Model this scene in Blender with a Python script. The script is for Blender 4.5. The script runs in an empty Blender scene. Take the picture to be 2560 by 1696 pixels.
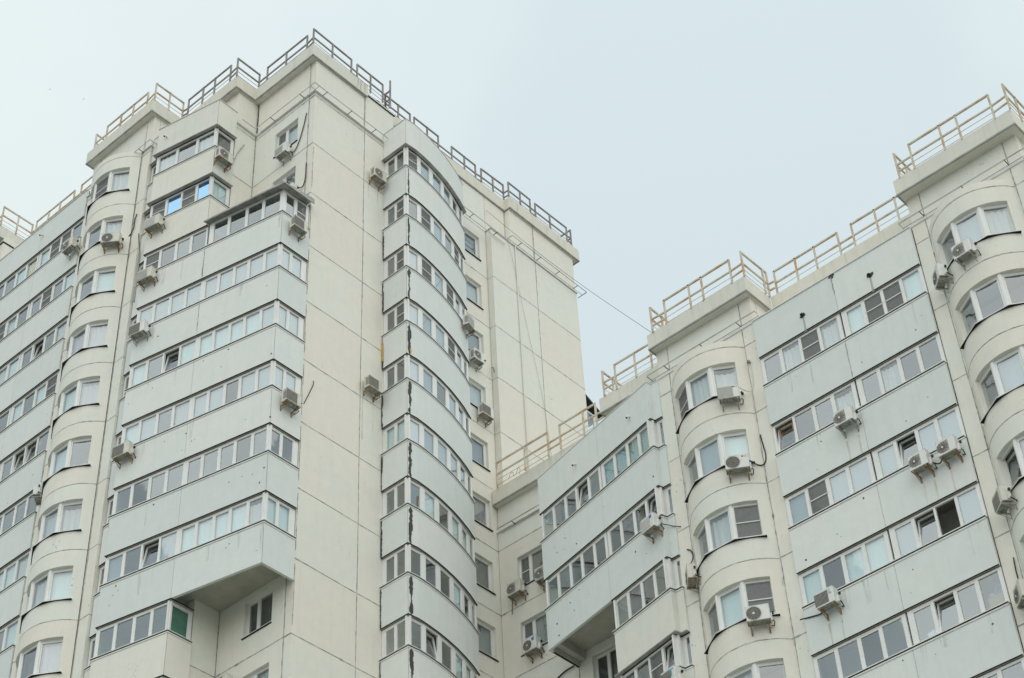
import bpy, bmesh, math, random
from mathutils import Vector, Matrix
random.seed(7)
R_ = math.radians
scene = bpy.context.scene
COL = scene.collection

# ------------------------------------------------------------------ camera, sky, sun, exposure
GZ = 1.6                                   # eye height: ground at z = 0
TH, PT, RO = R_(50.0374), R_(42.6788), R_(3.2283)
cam_d = bpy.data.cameras.new('camera'); cam = bpy.data.objects.new('camera', cam_d); COL.objects.link(cam)
fwd = Vector((math.cos(PT)*math.sin(TH), math.cos(PT)*math.cos(TH), math.sin(PT)))
rgt = Vector((math.cos(TH), -math.sin(TH), 0)); upv = rgt.cross(fwd)
rc = rgt*math.cos(RO) - upv*math.sin(RO); uc = rgt*math.sin(RO) + upv*math.cos(RO)
mm = Matrix((rc, uc, -fwd)).transposed().to_4x4(); mm.translation = Vector((-32.073, -36.263, GZ))
cam.matrix_world = mm
cam_d.sensor_width = 36; cam_d.lens = 4727.77/2560*36; cam_d.clip_end = 5000; cam_d.clip_start = 0.5
scene.camera = cam

SUN_AZ = R_(205); SUN_EL = R_(34)          # sun bearing in the scene's x,y plane
sun_dir = Vector((math.cos(SUN_EL)*math.cos(SUN_AZ+R_(25)), math.cos(SUN_EL)*math.sin(SUN_AZ+R_(25)), math.sin(SUN_EL)))
world = bpy.data.worlds.new('World'); scene.world = world; world.use_nodes = True
nt = world.node_tree; nt.nodes.clear()
def N(tree, t, **kw):
    n = tree.nodes.new(t)
    for k, v in kw.items():
        if k in n.inputs: n.inputs[k].default_value = v
        else: setattr(n, k, v)
    return n
sky = N(nt, 'ShaderNodeTexSky', sky_type='NISHITA', sun_disc=False, sun_elevation=SUN_EL, sun_rotation=math.atan2(sun_dir.x, sun_dir.y), air_density=1.5, dust_density=4.0, ozone_density=1.0)
tc = N(nt, 'ShaderNodeTexCoord')
sep = N(nt, 'ShaderNodeSeparateXYZ'); nt.links.new(tc.outputs['Generated'], sep.inputs[0])
# overcast vault: brighter towards the zenith, soft cloud mottling, same all the way round
rmp = N(nt, 'ShaderNodeMapRange'); rmp.inputs[1].default_value = 0.0; rmp.inputs[2].default_value = 1.0; rmp.inputs[3].default_value = 9.3; rmp.inputs[4].default_value = 12.6
nt.links.new(sep.outputs[2], rmp.inputs[0])
noi = N(nt, 'ShaderNodeTexNoise', Scale=2.3, Detail=4.0, Roughness=0.5); mpw = N(nt, 'ShaderNodeMapping'); mpw.inputs['Location'].default_value = (1.3, .4, .7); nt.links.new(tc.outputs['Generated'], mpw.inputs['Vector']); nt.links.new(mpw.outputs[0], noi.inputs['Vector'])
cr = N(nt, 'ShaderNodeValToRGB'); cr.color_ramp.elements[0].position = 0.40; cr.color_ramp.elements[1].position = 0.62
cr.color_ramp.elements[0].color = (0.625, 0.722, 0.757, 1); cr.color_ramp.elements[1].color = (0.735, 0.812, 0.815, 1)
nt.links.new(noi.outputs['Fac'], cr.inputs[0])
mul = N(nt, 'ShaderNodeVectorMath', operation='SCALE'); nt.links.new(cr.outputs[0], mul.inputs[0]); nt.links.new(rmp.outputs[0], mul.inputs['Scale'])
mx = N(nt, 'ShaderNodeMix', data_type='RGBA'); mx.inputs[0].default_value = 0.93
nt.links.new(sky.outputs[0], mx.inputs[6]); nt.links.new(mul.outputs[0], mx.inputs[7])
bg = N(nt, 'ShaderNodeBackground', Strength=0.095); nt.links.new(mx.outputs[2], bg.inputs[0])
wo = N(nt, 'ShaderNodeOutputWorld'); nt.links.new(bg.outputs[0], wo.inputs[0])

sl = bpy.data.lights.new('sun', 'SUN'); sl.energy = 1.5; sl.angle = R_(125); sl.color = (1.0, 0.94, 0.83)
so = bpy.data.objects.new('sun', sl); COL.objects.link(so)
so.rotation_euler = (-sun_dir).to_track_quat('-Z', 'Y').to_euler(); so.location = (-60, -60, 90)

scene.view_settings.view_transform = 'Standard'; scene.view_settings.look = 'None'
scene.view_settings.exposure = 0.05; scene.view_settings.gamma = 1.0; scene.view_settings.use_curve_mapping = False
scene.cycles.max_bounces = 8; scene.cycles.transparent_max_bounces = 12; scene.cycles.diffuse_bounces = 4

# ------------------------------------------------------------------ materials
MATS = {}
def new_mat(name):
    m = bpy.data.materials.new(name); m.use_nodes = True; MATS[name] = m
    return m, m.node_tree, m.node_tree.nodes['Principled BSDF']
def plain(name, col, rough=0.6, metal=0.0, spec=0.5, var=0.0, scale=3.0):
    m, t, b = new_mat(name)
    b.inputs['Roughness'].default_value = rough; b.inputs['Metallic'].default_value = metal
    b.inputs['Specular IOR Level'].default_value = spec
    if var:
        g = N(t, 'ShaderNodeNewGeometry'); n = N(t, 'ShaderNodeTexNoise', Scale=scale, Detail=5.0)
        t.links.new(g.outputs['Position'], n.inputs['Vector'])
        r = N(t, 'ShaderNodeMapRange'); r.inputs[1].default_value = .3; r.inputs[2].default_value = .7; r.inputs[3].default_value = 1-var; r.inputs[4].default_value = 1+var*.4
        t.links.new(n.outputs['Fac'], r.inputs[0])
        s = N(t, 'ShaderNodeVectorMath', operation='SCALE'); s.inputs[0].default_value = col[:3]; t.links.new(r.outputs[0], s.inputs['Scale'])
        t.links.new(s.outputs[0], b.inputs['Base Color'])
    else: b.inputs['Base Color'].default_value = (*col[:3], 1)
    return m
def plaster(name, col, tint, pits=0.35, streak=0.5, grain=0.6):
    """painted concrete: broad tint drift, rain streaks, small dark pits in clusters, fine bump"""
    m, t, b = new_mat(name); L = t.links.new
    b.inputs['Roughness'].default_value = 0.85; b.inputs['Specular IOR Level'].default_value = 0.25
    g = N(t, 'ShaderNodeNewGeometry'); P = g.outputs['Position']
    oi = N(t, 'ShaderNodeObjectInfo')
    n1 = N(t, 'ShaderNodeTexNoise', Scale=0.55, Detail=5.0, Roughness=0.6); L(P, n1.inputs['Vector'])
    r1 = N(t, 'ShaderNodeValToRGB'); r1.color_ramp.elements[0].position = .38; r1.color_ramp.elements[1].position = .66
    r1.color_ramp.elements[0].color = (*col, 1); r1.color_ramp.elements[1].color = (*tint, 1)
    sh = N(t, 'ShaderNodeMath', operation='MULTIPLY_ADD'); sh.inputs[1].default_value = .5; L(oi.outputs['Random'], sh.inputs[0]); ad = N(t, 'ShaderNodeMath', operation='SUBTRACT'); ad.inputs[1].default_value = .25
    L(n1.outputs['Fac'], sh.inputs[2]); L(sh.outputs[0], ad.inputs[0]); L(ad.outputs[0], r1.inputs[0])
    # rain streaks: noise stretched along z
    mp = N(t, 'ShaderNodeMapping'); mp.inputs['Scale'].default_value = (5.0, 5.0, 0.35); L(P, mp.inputs['Vector'])
    n2 = N(t, 'ShaderNodeTexNoise', Scale=1.0, Detail=4.0, Roughness=0.65); L(mp.outputs[0], n2.inputs['Vector'])
    r2 = N(t, 'ShaderNodeMapRange'); r2.inputs[1].default_value = .5; r2.inputs[2].default_value = .8; r2.inputs[3].default_value = 1; r2.inputs[4].default_value = 1-.16*streak; L(n2.outputs['Fac'], r2.inputs[0])
    # dirt patches
    n3 = N(t, 'ShaderNodeTexNoise', Scale=2.6, Detail=8.0, Roughness=0.7); L(P, n3.inputs['Vector'])
    r3 = N(t, 'ShaderNodeMapRange'); r3.inputs[1].default_value = .35; r3.inputs[2].default_value = .75; r3.inputs[3].default_value = 1.02; r3.inputs[4].default_value = .955; L(n3.outputs['Fac'], r3.inputs[0])
    # pits
    v = N(t, 'ShaderNodeTexVoronoi', Scale=6.5); L(P, v.inputs['Vector'])
    rv = N(t, 'ShaderNodeMapRange'); rv.inputs[1].default_value = .13; rv.inputs[2].default_value = .24; rv.inputs[3].default_value = 1; rv.inputs[4].default_value = 0; L(v.outputs['Distance'], rv.inputs[0])
    n4 = N(t, 'ShaderNodeTexNoise', Scale=0.8, Detail=3.0); L(P, n4.inputs['Vector'])
    r4 = N(t, 'ShaderNodeMapRange'); r4.inputs[1].default_value = .60; r4.inputs[2].default_value = .74; r4.inputs[3].default_value = 0; r4.inputs[4].default_value = pits; L(n4.outputs['Fac'], r4.inputs[0])
    pm = N(t, 'ShaderNodeMath', operation='MULTIPLY'); L(rv.outputs[0], pm.inputs[0]); L(r4.outputs[0], pm.inputs[1])
    inv = N(t, 'ShaderNodeMath', operation='SUBTRACT'); inv.inputs[0].default_value = 1; L(pm.outputs[0], inv.inputs[1])
    # each panel a hair different
    ro = N(t, 'ShaderNodeMapRange'); ro.inputs[3].default_value = .965; ro.inputs[4].default_value = 1.02; L(oi.outputs['Random'], ro.inputs[0])
    k = r2.outputs[0]
    for o in (r3.outputs[0], inv.outputs[0], ro.outputs[0]):
        q = N(t, 'ShaderNodeMath', operation='MULTIPLY'); L(k, q.inputs[0]); L(o, q.inputs[1]); k = q.outputs[0]
    s = N(t, 'ShaderNodeVectorMath', operation='SCALE'); L(r1.outputs[0], s.inputs[0]); L(k, s.inputs['Scale']); L(s.outputs[0], b.inputs['Base Color'])
    n5 = N(t, 'ShaderNodeTexNoise', Scale=22.0, Detail=6.0); L(P, n5.inputs['Vector'])
    bp = N(t, 'ShaderNodeBump', Strength=0.25*grain, Distance=0.02); L(n5.outputs['Fac'], bp.inputs['Height']); L(bp.outputs[0], b.inputs['Normal'])
    return m
CREAM = plaster('cream_painted_concrete', (0.81, 0.785, 0.71), (0.765, 0.775, 0.72), pits=.5, streak=.3)
GREYC = plaster('grey_cream_painted_concrete', (0.745, 0.755, 0.71), (0.765, 0.755, 0.69), pits=.25)
MINT = plaster('pale_mint_painted_concrete', (0.715, 0.762, 0.752), (0.75, 0.775, 0.758), pits=.12, streak=.35)
PARA = plaster('weathered_parapet_concrete', (0.75, 0.73, 0.645), (0.70, 0.70, 0.64), pits=.3, streak=1.0)
JOINT = plain('joint_sealant', (0.45, 0.465, 0.43), 0.9, var=.62, scale=5.0)
SEALSHADE = plain('black_seal_painted_shade', (0.018, 0.019, 0.018), 0.85, spec=.2)  # black for seals, and for shade painted under sills and heads
MORTAR = plain('broken_mortar', (0.085, 0.082, 0.075), 0.95, var=.6, scale=14.0)
YFOAM = plain('yellow_mounting_foam', (0.70, 0.43, 0.07), 0.9, var=.4, scale=25.0)
PVC = plain('white_window_frame', (0.80, 0.81, 0.80), 0.35, var=.06, scale=1.5)
PVCD = plain('greyed_window_frame', (0.66, 0.67, 0.65), 0.4, var=.08, scale=1.5)
SILL = plain('white_sheet_sill', (0.74, 0.75, 0.73), 0.4, var=.12, scale=3.0)
FLASH = plain('grey_flashing', (0.40, 0.405, 0.38), 0.5, metal=.2, var=.3, scale=3.0)
DARKMET = plain('dark_sill_sheet', (0.03, 0.03, 0.03), 0.6, var=.4, scale=5.0)
SLAB = plain('bare_slab', (0.47, 0.46, 0.41), 0.9, var=.15, scale=2.5)
INNER = plain('loggia_plaster', (0.68, 0.66, 0.62), 0.9, var=.1, scale=1.0)
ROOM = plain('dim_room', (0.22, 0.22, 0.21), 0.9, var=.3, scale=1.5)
WHITECASE = plain('ivory_casing', (0.66, 0.65, 0.58), 0.45, var=.12, scale=4.0)
CASE2 = plain('white_casing', (0.74, 0.75, 0.73), 0.4, var=.08, scale=4.0)
GRILLE = plain('dark_grille', (0.12, 0.115, 0.10), 0.6, var=.3, scale=12.0)
GRILLEG = plain('grey_grille', (0.36, 0.35, 0.32), 0.6, var=.2, scale=12.0)
BLACK = plain('black_rubber', (0.015, 0.015, 0.015), 0.6)
BRACKET = plain('galvanised_bracket', (0.42, 0.42, 0.38), 0.5, metal=.3, var=.3, scale=14.0)
PAN = plain('casing_base_pan', (0.30, 0.30, 0.26), 0.6, var=.5, scale=12.0)
HOSE = plain('white_hose', (0.68, 0.68, 0.64), 0.6)
BLUE = plain('blue_sticker', (0.05, 0.16, 0.42), 0.5)
CYANP = plain('cyan_print', (0.10, 0.42, 0.60), 0.5)
GROUND = plain('pale_paving', (0.24, 0.235, 0.22), 0.95, var=.3, scale=.3)
GRASS = plain('lawn', (0.16, 0.20, 0.10), 0.95, var=.4, scale=.6)
def rusty(name, paint, rust, lo, hi):
    m, t, b = new_mat(name); L = t.links.new
    b.inputs['Roughness'].default_value = .7
    g = N(t, 'ShaderNodeNewGeometry'); n = N(t, 'ShaderNodeTexNoise', Scale=1.6, Detail=7.0, Roughness=.7); L(g.outputs['Position'], n.inputs['Vector'])
    r = N(t, 'ShaderNodeValToRGB'); e = r.color_ramp.elements; e[0].position = lo; e[1].position = hi
    e[0].color = (*paint, 1); e[1].color = (*rust, 1); L(n.outputs['Fac'], r.inputs[0]); L(r.outputs[0], b.inputs['Base Color'])
    return m
RUSTY = rusty('rusting_cream_rail', (0.62, 0.585, 0.49), (0.52, 0.33, 0.17), .46, .64)
RAILG = rusty('grey_painted_rail', (0.30, 0.29, 0.28), (0.25, 0.20, 0.17), .46, .62)
RUSTBR = rusty('rusted_bracket', (0.34, 0.29, 0.20), (0.27, 0.13, 0.04), .42, .56)
SILVER = rusty('galvanised_cable_tray', (0.42, 0.44, 0.42), (0.30, 0.31, 0.29), .45, .6)

def glass(name, tint=(0.86, 0.92, 0.92), base=.31, gain=.65, rcol=(1, 1, 1)):
    m = bpy.data.materials.new(name); m.use_nodes = True; t = m.node_tree; t.nodes.clear(); L = t.links.new
    tr = N(t, 'ShaderNodeBsdfTransparent'); tr.inputs[0].default_value = (*tint, 1)
    gl = N(t, 'ShaderNodeBsdfGlossy', Roughness=.02); gl.inputs[0].default_value = (rcol[0]*.88, rcol[1]*.93, rcol[2]*.97, 1)
    g = N(t, 'ShaderNodeNewGeometry')
    dt = N(t, 'ShaderNodeVectorMath', operation='DOT_PRODUCT'); L(g.outputs['Incoming'], dt.inputs[0]); L(g.outputs['Normal'], dt.inputs[1])
    ab = N(t, 'ShaderNodeMath', operation='ABSOLUTE'); L(dt.outputs['Value'], ab.inputs[0])
    om = N(t, 'ShaderNodeMath', operation='SUBTRACT'); om.inputs[0].default_value = 1; L(ab.outputs[0], om.inputs[1])
    fr = N(t, 'ShaderNodeMath', operation='POWER'); fr.inputs[1].default_value = 4.0; L(om.outputs[0], fr.inputs[0])
    n = N(t, 'ShaderNodeTexNoise', Scale=1.1, Detail=2.0); L(g.outputs['Position'], n.inputs['Vector'])
    bp = N(t, 'ShaderNodeBump', Strength=.03, Distance=.05); L(n.outputs['Fac'], bp.inputs['Height']); L(bp.outputs[0], gl.inputs['Normal'])
    ma = N(t, 'ShaderNodeMath', operation='MULTIPLY_ADD'); ma.inputs[1].default_value = gain; ma.inputs[2].default_value = base; L(fr.outputs[0], ma.inputs[0]); ma.use_clamp = True
    mi = N(t, 'ShaderNodeMixShader'); L(ma.outputs[0], mi.inputs[0]); L(tr.outputs[0], mi.inputs[1]); L(gl.outputs[0], mi.inputs[2])
    o = N(t, 'ShaderNodeOutputMaterial'); L(mi.outputs[0], o.inputs[0]); return m
GLASS = glass('window_glass'); GLASSL = glass('clear_window_glass', (0.90, 0.95, 0.95), .20); GLASSG = glass('grey_window_glass', (0.62, 0.68, 0.71), .26)
GLASSGR = glass('green_tinted_glass', (0.55, 0.80, 0.70), .30); GLASSB = glass('blue_mirror_film', (0.35, 0.62, 0.85), .60, .4, (0.55, 0.84, 1.08))
def curtain(name, col, folds=8.0, amt=.12, axis_wave=True):
    m, t, b = new_mat(name); L = t.links.new; b.inputs['Roughness'].default_value = .9; b.inputs['Specular IOR Level'].default_value = .1
    g = N(t, 'ShaderNodeNewGeometry'); mp = N(t, 'ShaderNodeMapping'); mp.inputs['Scale'].default_value = (folds, folds, .4); L(g.outputs['Position'], mp.inputs['Vector'])
    n = N(t, 'ShaderNodeTexNoise', Scale=1.0, Detail=3.0); L(mp.outputs[0], n.inputs['Vector'])
    r = N(t, 'ShaderNodeMapRange'); r.inputs[1].default_value = .3; r.inputs[2].default_value = .7; r.inputs[3].default_value = 1-amt; r.inputs[4].default_value = 1.03; L(n.outputs['Fac'], r.inputs[0])
    s = N(t, 'ShaderNodeVectorMath', operation='SCALE'); s.inputs[0].default_value = col; L(r.outputs[0], s.inputs['Scale']); L(s.outputs[0], b.inputs['Base Color'])
    return m
CURT = {'c': curtain('pale_blue_curtain', (0.72, 0.83, 0.84), 3, .06), 'w': curtain('white_curtain', (0.66, 0.68, 0.68)), 'l': curtain('lace_curtain', (0.62, 0.65, 0.64), 14, .22),
        'p': curtain('mauve_curtain', (0.60, 0.56, 0.60), 5, .08), 'y': curtain('yellow_curtain', (0.80, 0.70, 0.46), 6, .12), 'b': plain('blue_screen', (0.35, 0.65, 0.90), .5),
        'e': curtain('grey_roller_blind', (0.42, 0.46, 0.47), 3, .08), 'G': plain('green_wall', (0.10, 0.33, 0.23), .8, var=.3, scale=2), 'z': curtain('cyan_blind', (0.50, 0.74, 0.78), 3, .05),
        'q': curtain('grey_blue_blind', (0.43, 0.50, 0.53), 3, .05), 'N': curtain('grey_curtain', (0.50, 0.52, 0.53), 9, .18)}
def screen_mat():
    m = bpy.data.materials.new('insect_screen'); m.use_nodes = True; t = m.node_tree; t.nodes.clear(); L = t.links.new
    tr = N(t, 'ShaderNodeBsdfTransparent'); d = N(t, 'ShaderNodeBsdfDiffuse'); d.inputs[0].default_value = (.20, .205, .205, 1)
    mi = N(t, 'ShaderNodeMixShader'); mi.inputs[0].default_value = .62; L(tr.outputs[0], mi.inputs[1]); L(d.outputs[0], mi.inputs[2])
    o = N(t, 'ShaderNodeOutputMaterial'); L(mi.outputs[0], o.inputs[0]); return m
SCREEN = screen_mat()

# ------------------------------------------------------------------ mesh helpers
def wl(o):                                    # world location of an unrotated chain of parents
    v = Vector((0, 0, 0))
    while o is not None: v += o.location; o = o.parent
    return v
class MB:
    def __init__(s): s.v = []; s.f = []; s.mi = []; s.mats = []
    def _m(s, m):
        if m not in s.mats: s.mats.append(m)
        return s.mats.index(m)
    def add(s, vs, fs, m=None):
        n = len(s.v); s.v += [tuple(p) for p in vs]; s.f += [tuple(i+n for i in f) for f in fs]; s.mi += [s._m(m) if m else 0]*len(fs); return s
    def box(s, a, b, m=None):
        x0, y0, z0 = (min(a[i], b[i]) for i in range(3)); x1, y1, z1 = (max(a[i], b[i]) for i in range(3))
        return s.add([(x0,y0,z0),(x1,y0,z0),(x1,y1,z0),(x0,y1,z0),(x0,y0,z1),(x1,y0,z1),(x1,y1,z1),(x0,y1,z1)],
                     [(0,3,2,1),(4,5,6,7),(0,1,5,4),(1,2,6,5),(2,3,7,6),(3,0,4,7)], m)
    def prism(s, poly, z0, z1, m=None):
        n = len(poly); vs = [(x, y, z0) for x, y in poly] + [(x, y, z1) for x, y in poly]
        fs = [tuple(range(n))[::-1], tuple(range(n, 2*n))] + [(i, (i+1) % n, (i+1) % n+n, i+n) for i in range(n)]
        return s.add(vs, fs, m)
    def quadbar(s, a, b, c, d, off, m=None):   # slab: quad a,b,c,d thickened by vector off
        o = Vector(off); vs = [Vector(p) for p in (a, b, c, d)]; vs += [p+o for p in vs]
        return s.add(vs, [(0,1,2,3),(7,6,5,4),(0,4,5,1),(1,5,6,2),(2,6,7,3),(3,7,4,0)], m)
    def ribbon(s, path, o0, o1, z0, z1, m=None, caps=True):
        A = offs(path, o0); B = offs(path, o1); n = len(path); vs = []
        for i in range(n): vs += [(*A[i], z0), (*B[i], z0), (*B[i], z1), (*A[i], z1)]
        fs = []
        for i in range(n-1):
            for k in range(4): fs.append((4*i+k, 4*i+(k+1) % 4, 4*(i+1)+(k+1) % 4, 4*(i+1)+k))
        fs += [(0,3,2,1), (4*n-4, 4*n-3, 4*n-2, 4*n-1)]
        return s.add(vs, fs, m)
    def tube(s, pts, r, seg=6, m=None):
        P = [Vector(p) for p in pts]; base = len(s.v); n = len(P)
        for i, p in enumerate(P):
            d = (P[min(i+1, n-1)]-P[max(i-1, 0)]).normalized(); a = d.cross(Vector((0.13, 0.2, 1))).normalized(); b = d.cross(a)
            for k in range(seg):
                w = 2*math.pi*k/seg; s.v.append(tuple(p+a*r*math.cos(w)+b*r*math.sin(w)))
        mi = s._m(m) if m else 0
        for i in range(n-1):
            for k in range(seg): s.f.append((base+i*seg+k, base+i*seg+(k+1) % seg, base+(i+1)*seg+(k+1) % seg, base+(i+1)*seg+k)); s.mi.append(mi)
        s.f.append(tuple(base+k for k in range(seg))[::-1]); s.f.append(tuple(base+(n-1)*seg+k for k in range(seg))); s.mi += [mi, mi]
        return s
    def bar(s, a, b, w, m=None):               # square bar
        A, B = Vector(a), Vector(b); d = (B-A).normalized(); u = Vector((0, 0, 1)) if abs(d.z) < .9 else Vector((1, 0, 0))
        x = d.cross(u).normalized()*w/2; y = d.cross(x).normalized()*w/2
        vs = [A-x-y, A+x-y, A+x+y, A-x+y, B-x-y, B+x-y, B+x+y, B-x+y]
        return s.add(vs, [(0,3,2,1),(4,5,6,7),(0,1,5,4),(1,2,6,5),(2,3,7,6),(3,0,4,7)], m)
    def disc(s, c, r, y0, y1, seg=20, m=None): # cylinder along local y
        vs = [(c[0]+r*math.cos(2*math.pi*k/seg), y, c[1]+r*math.sin(2*math.pi*k/seg)) for y in (y0, y1) for k in range(seg)]
        fs = [tuple(range(seg)), tuple(range(seg, 2*seg))[::-1]] + [(k, k+seg, (k+1) % seg+seg, (k+1) % seg) for k in range(seg)]
        return s.add(vs, fs, m)
    def build(s, name, mat=None, parent=None, smooth=False, label=None, recenter=True):
        me = bpy.data.meshes.new(name); vs = s.v; c = Vector((0, 0, 0))
        if recenter and vs:
            c = Vector([(min(v[i] for v in vs)+max(v[i] for v in vs))/2 for i in range(3)])
            vs = [(v[0]-c.x, v[1]-c.y, v[2]-c.z) for v in vs]
        me.from_pydata(vs, [], s.f)
        for m in (s.mats or [mat]): me.materials.append(m)
        if s.mats: me.polygons.foreach_set('material_index', s.mi)
        bm = bmesh.new(); bm.from_mesh(me); bmesh.ops.recalc_face_normals(bm, faces=bm.faces); bm.to_mesh(me); bm.free()
        if smooth: me.polygons.foreach_set('use_smooth', [True]*len(me.polygons))
        o = bpy.data.objects.new(name, me); COL.objects.link(o)
        if parent is not None: o.parent = parent; o.location = c - wl(parent)
        else: o.location = c
        if label: o['label'] = label
        return o
def offs(path, d):
    """offset a plan polyline by d; positive is to the right of travel, the outer side"""
    n = len(path); out = []
    nr = []
    for i in range(n-1):
        dx, dy = path[i+1][0]-path[i][0], path[i+1][1]-path[i][1]; l = math.hypot(dx, dy); nr.append((dy/l, -dx/l))
    for i in range(n):
        a = nr[max(i-1, 0)]; b = nr[min(i, n-2)]
        mxv = (a[0]+b[0], a[1]+b[1]); l2 = mxv[0]**2+mxv[1]**2
        k = 2*d/max(l2, .4)
        out.append((path[i][0]+mxv[0]*k, path[i][1]+mxv[1]*k))
    return out
def empty(name, loc, label=None, cat=None, group=None, rz=0):
    o = bpy.data.objects.new(name, None); COL.objects.link(o); o.location = loc; o.rotation_euler = (0, 0, rz); o.empty_display_size = .3
    tag(o, label, cat, group); return o
def tag(o, label=None, cat=None, group=None, kind=None):
    if label: o['label'] = label
    if cat: o['category'] = cat
    if group: o['group'] = group
    if kind: o['kind'] = kind
    return o
def J(n): return 56.572-2.8*n
Z = GZ
def along(a, b, k): return (a[0]+(b[0]-a[0])*k, a[1]+(b[1]-a[1])*k)

# ------------------------------------------------------------------ the setting
m = MB(); m.add([(-1500,-1500,0),(1500,-1500,0),(1500,1500,0),(-1500,1500,0)], [(0,1,2,3)]); tag(m.build('ground', GROUND), kind='structure')
m = MB(); m.prism([(-26,-22),(-4.5,-22),(-4.5,34),(-26,34)], .004, .05); tag(m.build('lawn', GRASS), kind='structure')

TOWER = empty('apartment_tower', (0, 0, 0), 'taller cream block on the left with a balcony stack on each face', 'apartment block')
WING = empty('apartment_wing', (7.55, -13.3, 0), 'lower block on the right with two curved bays beside mint balcony bands', 'apartment block')

# -- flat walls made of separate panels
def panel(parent, face, c, a0, a1, z0, z1, mat, hole=None, thick=.33, gap=.012, name='wall_panel'):
    """face 'S': plane x=c facing -x, a = y;  face 'T': plane y=c facing -y, a = x;  'T+' faces +y; 'S+' faces +x"""
    sg = -1 if face in ('S', 'T') else 1
    def P(a, z, d): return (c-sg*d, a, z) if face[0] == 'S' else (a, c-sg*d, z)
    a0 += gap; a1 -= gap; z0 += gap; z1 -= gap
    m = MB()
    if not hole:
        m.add([P(a0,z0,0),P(a1,z0,0),P(a1,z1,0),P(a0,z1,0),P(a0,z0,thick),P(a1,z0,thick),P(a1,z1,thick),P(a0,z1,thick)],
              [(0,1,2,3),(4,5,6,7),(0,1,5,4),(1,2,6,5),(2,3,7,6),(3,0,4,7)])
    else:
        h0, h1, g0, g1 = hole; vs = []
        for d in (0, thick):
            vs += [P(a0,z0,d),P(a1,z0,d),P(a1,z1,d),P(a0,z1,d),P(h0,g0,d),P(h1,g0,d),P(h1,g1,d),P(h0,g1,d)]
        fs = []
        for b in (0, 8):
            for k in range(4): fs.append((b+k, b+(k+1) % 4, b+4+(k+1) % 4, b+4+k))
        for k in range(4):
            fs.append((k, (k+1) % 4, 8+(k+1) % 4, 8+k)); fs.append((4+k, 4+(k+1) % 4, 12+(k+1) % 4, 12+k))
        m.add(vs, fs)
    return m.build(name, mat, parent)
def seams(parent, face, c, As, Zs, a0, a1, z0, z1, dep=.014):
    """smeared sealant along the panel joints: uneven edges, a hair proud of the face"""
    sg = -1 if face in ('S', 'T') else 1
    rr = random.Random(int(abs(c)*100+abs(a0)*7+len(Zs)))
    m = MB()
    def P(a, z, d): return (c-sg*d, a, z) if face[0] == 'S' else (a, c-sg*d, z)
    def run(fixed, q0, q1, vertical, d):
        L = abs(q1-q0); st = max(2, int(L/.16)); off = 0; lst = []
        for k in range(st+1):
            off = max(-.012, min(.012, off+rr.uniform(-.006, .006))); w = rr.choice((.013, .014, .016, .022, .013))*(1 if rr.random() < .93 else 1.8); q = q0+(q1-q0)*k/st
            lst.append((q, fixed+off-w, fixed+off+w))
        for (qa, l0, r0), (qb, l1, r1) in zip(lst[:-1], lst[1:]):
            n = len(m.v)
            if vertical: vs = [P(l0, qa, -d), P(r0, qa, -d), P(r1, qb, -d), P(l1, qb, -d)]
            else: vs = [P(qa, l0, -d), P(qa, r0, -d), P(qb, r1, -d), P(qb, l1, -d)]
            m.add(vs, [(0,1,2,3)])
    for a in As: m = MB(); run(a, max(z0, 20), z1, True, .003); m.build('joint_seal', JOINT, parent)
    for z in Zs:
        if z > 18: m = MB(); run(z, a0, a1, False, .0045); m.build('joint_seal', JOINT, parent)

def pane_quad(A, B, z0, z1, d=(0, 0)):
    m = MB(); m.add([(A[0]+d[0], A[1]+d[1], z0), (B[0]+d[0], B[1]+d[1], z0), (B[0]+d[0], B[1]+d[1], z1), (A[0]+d[0], A[1]+d[1], z1)], [(0,1,2,3)]); return m

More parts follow.
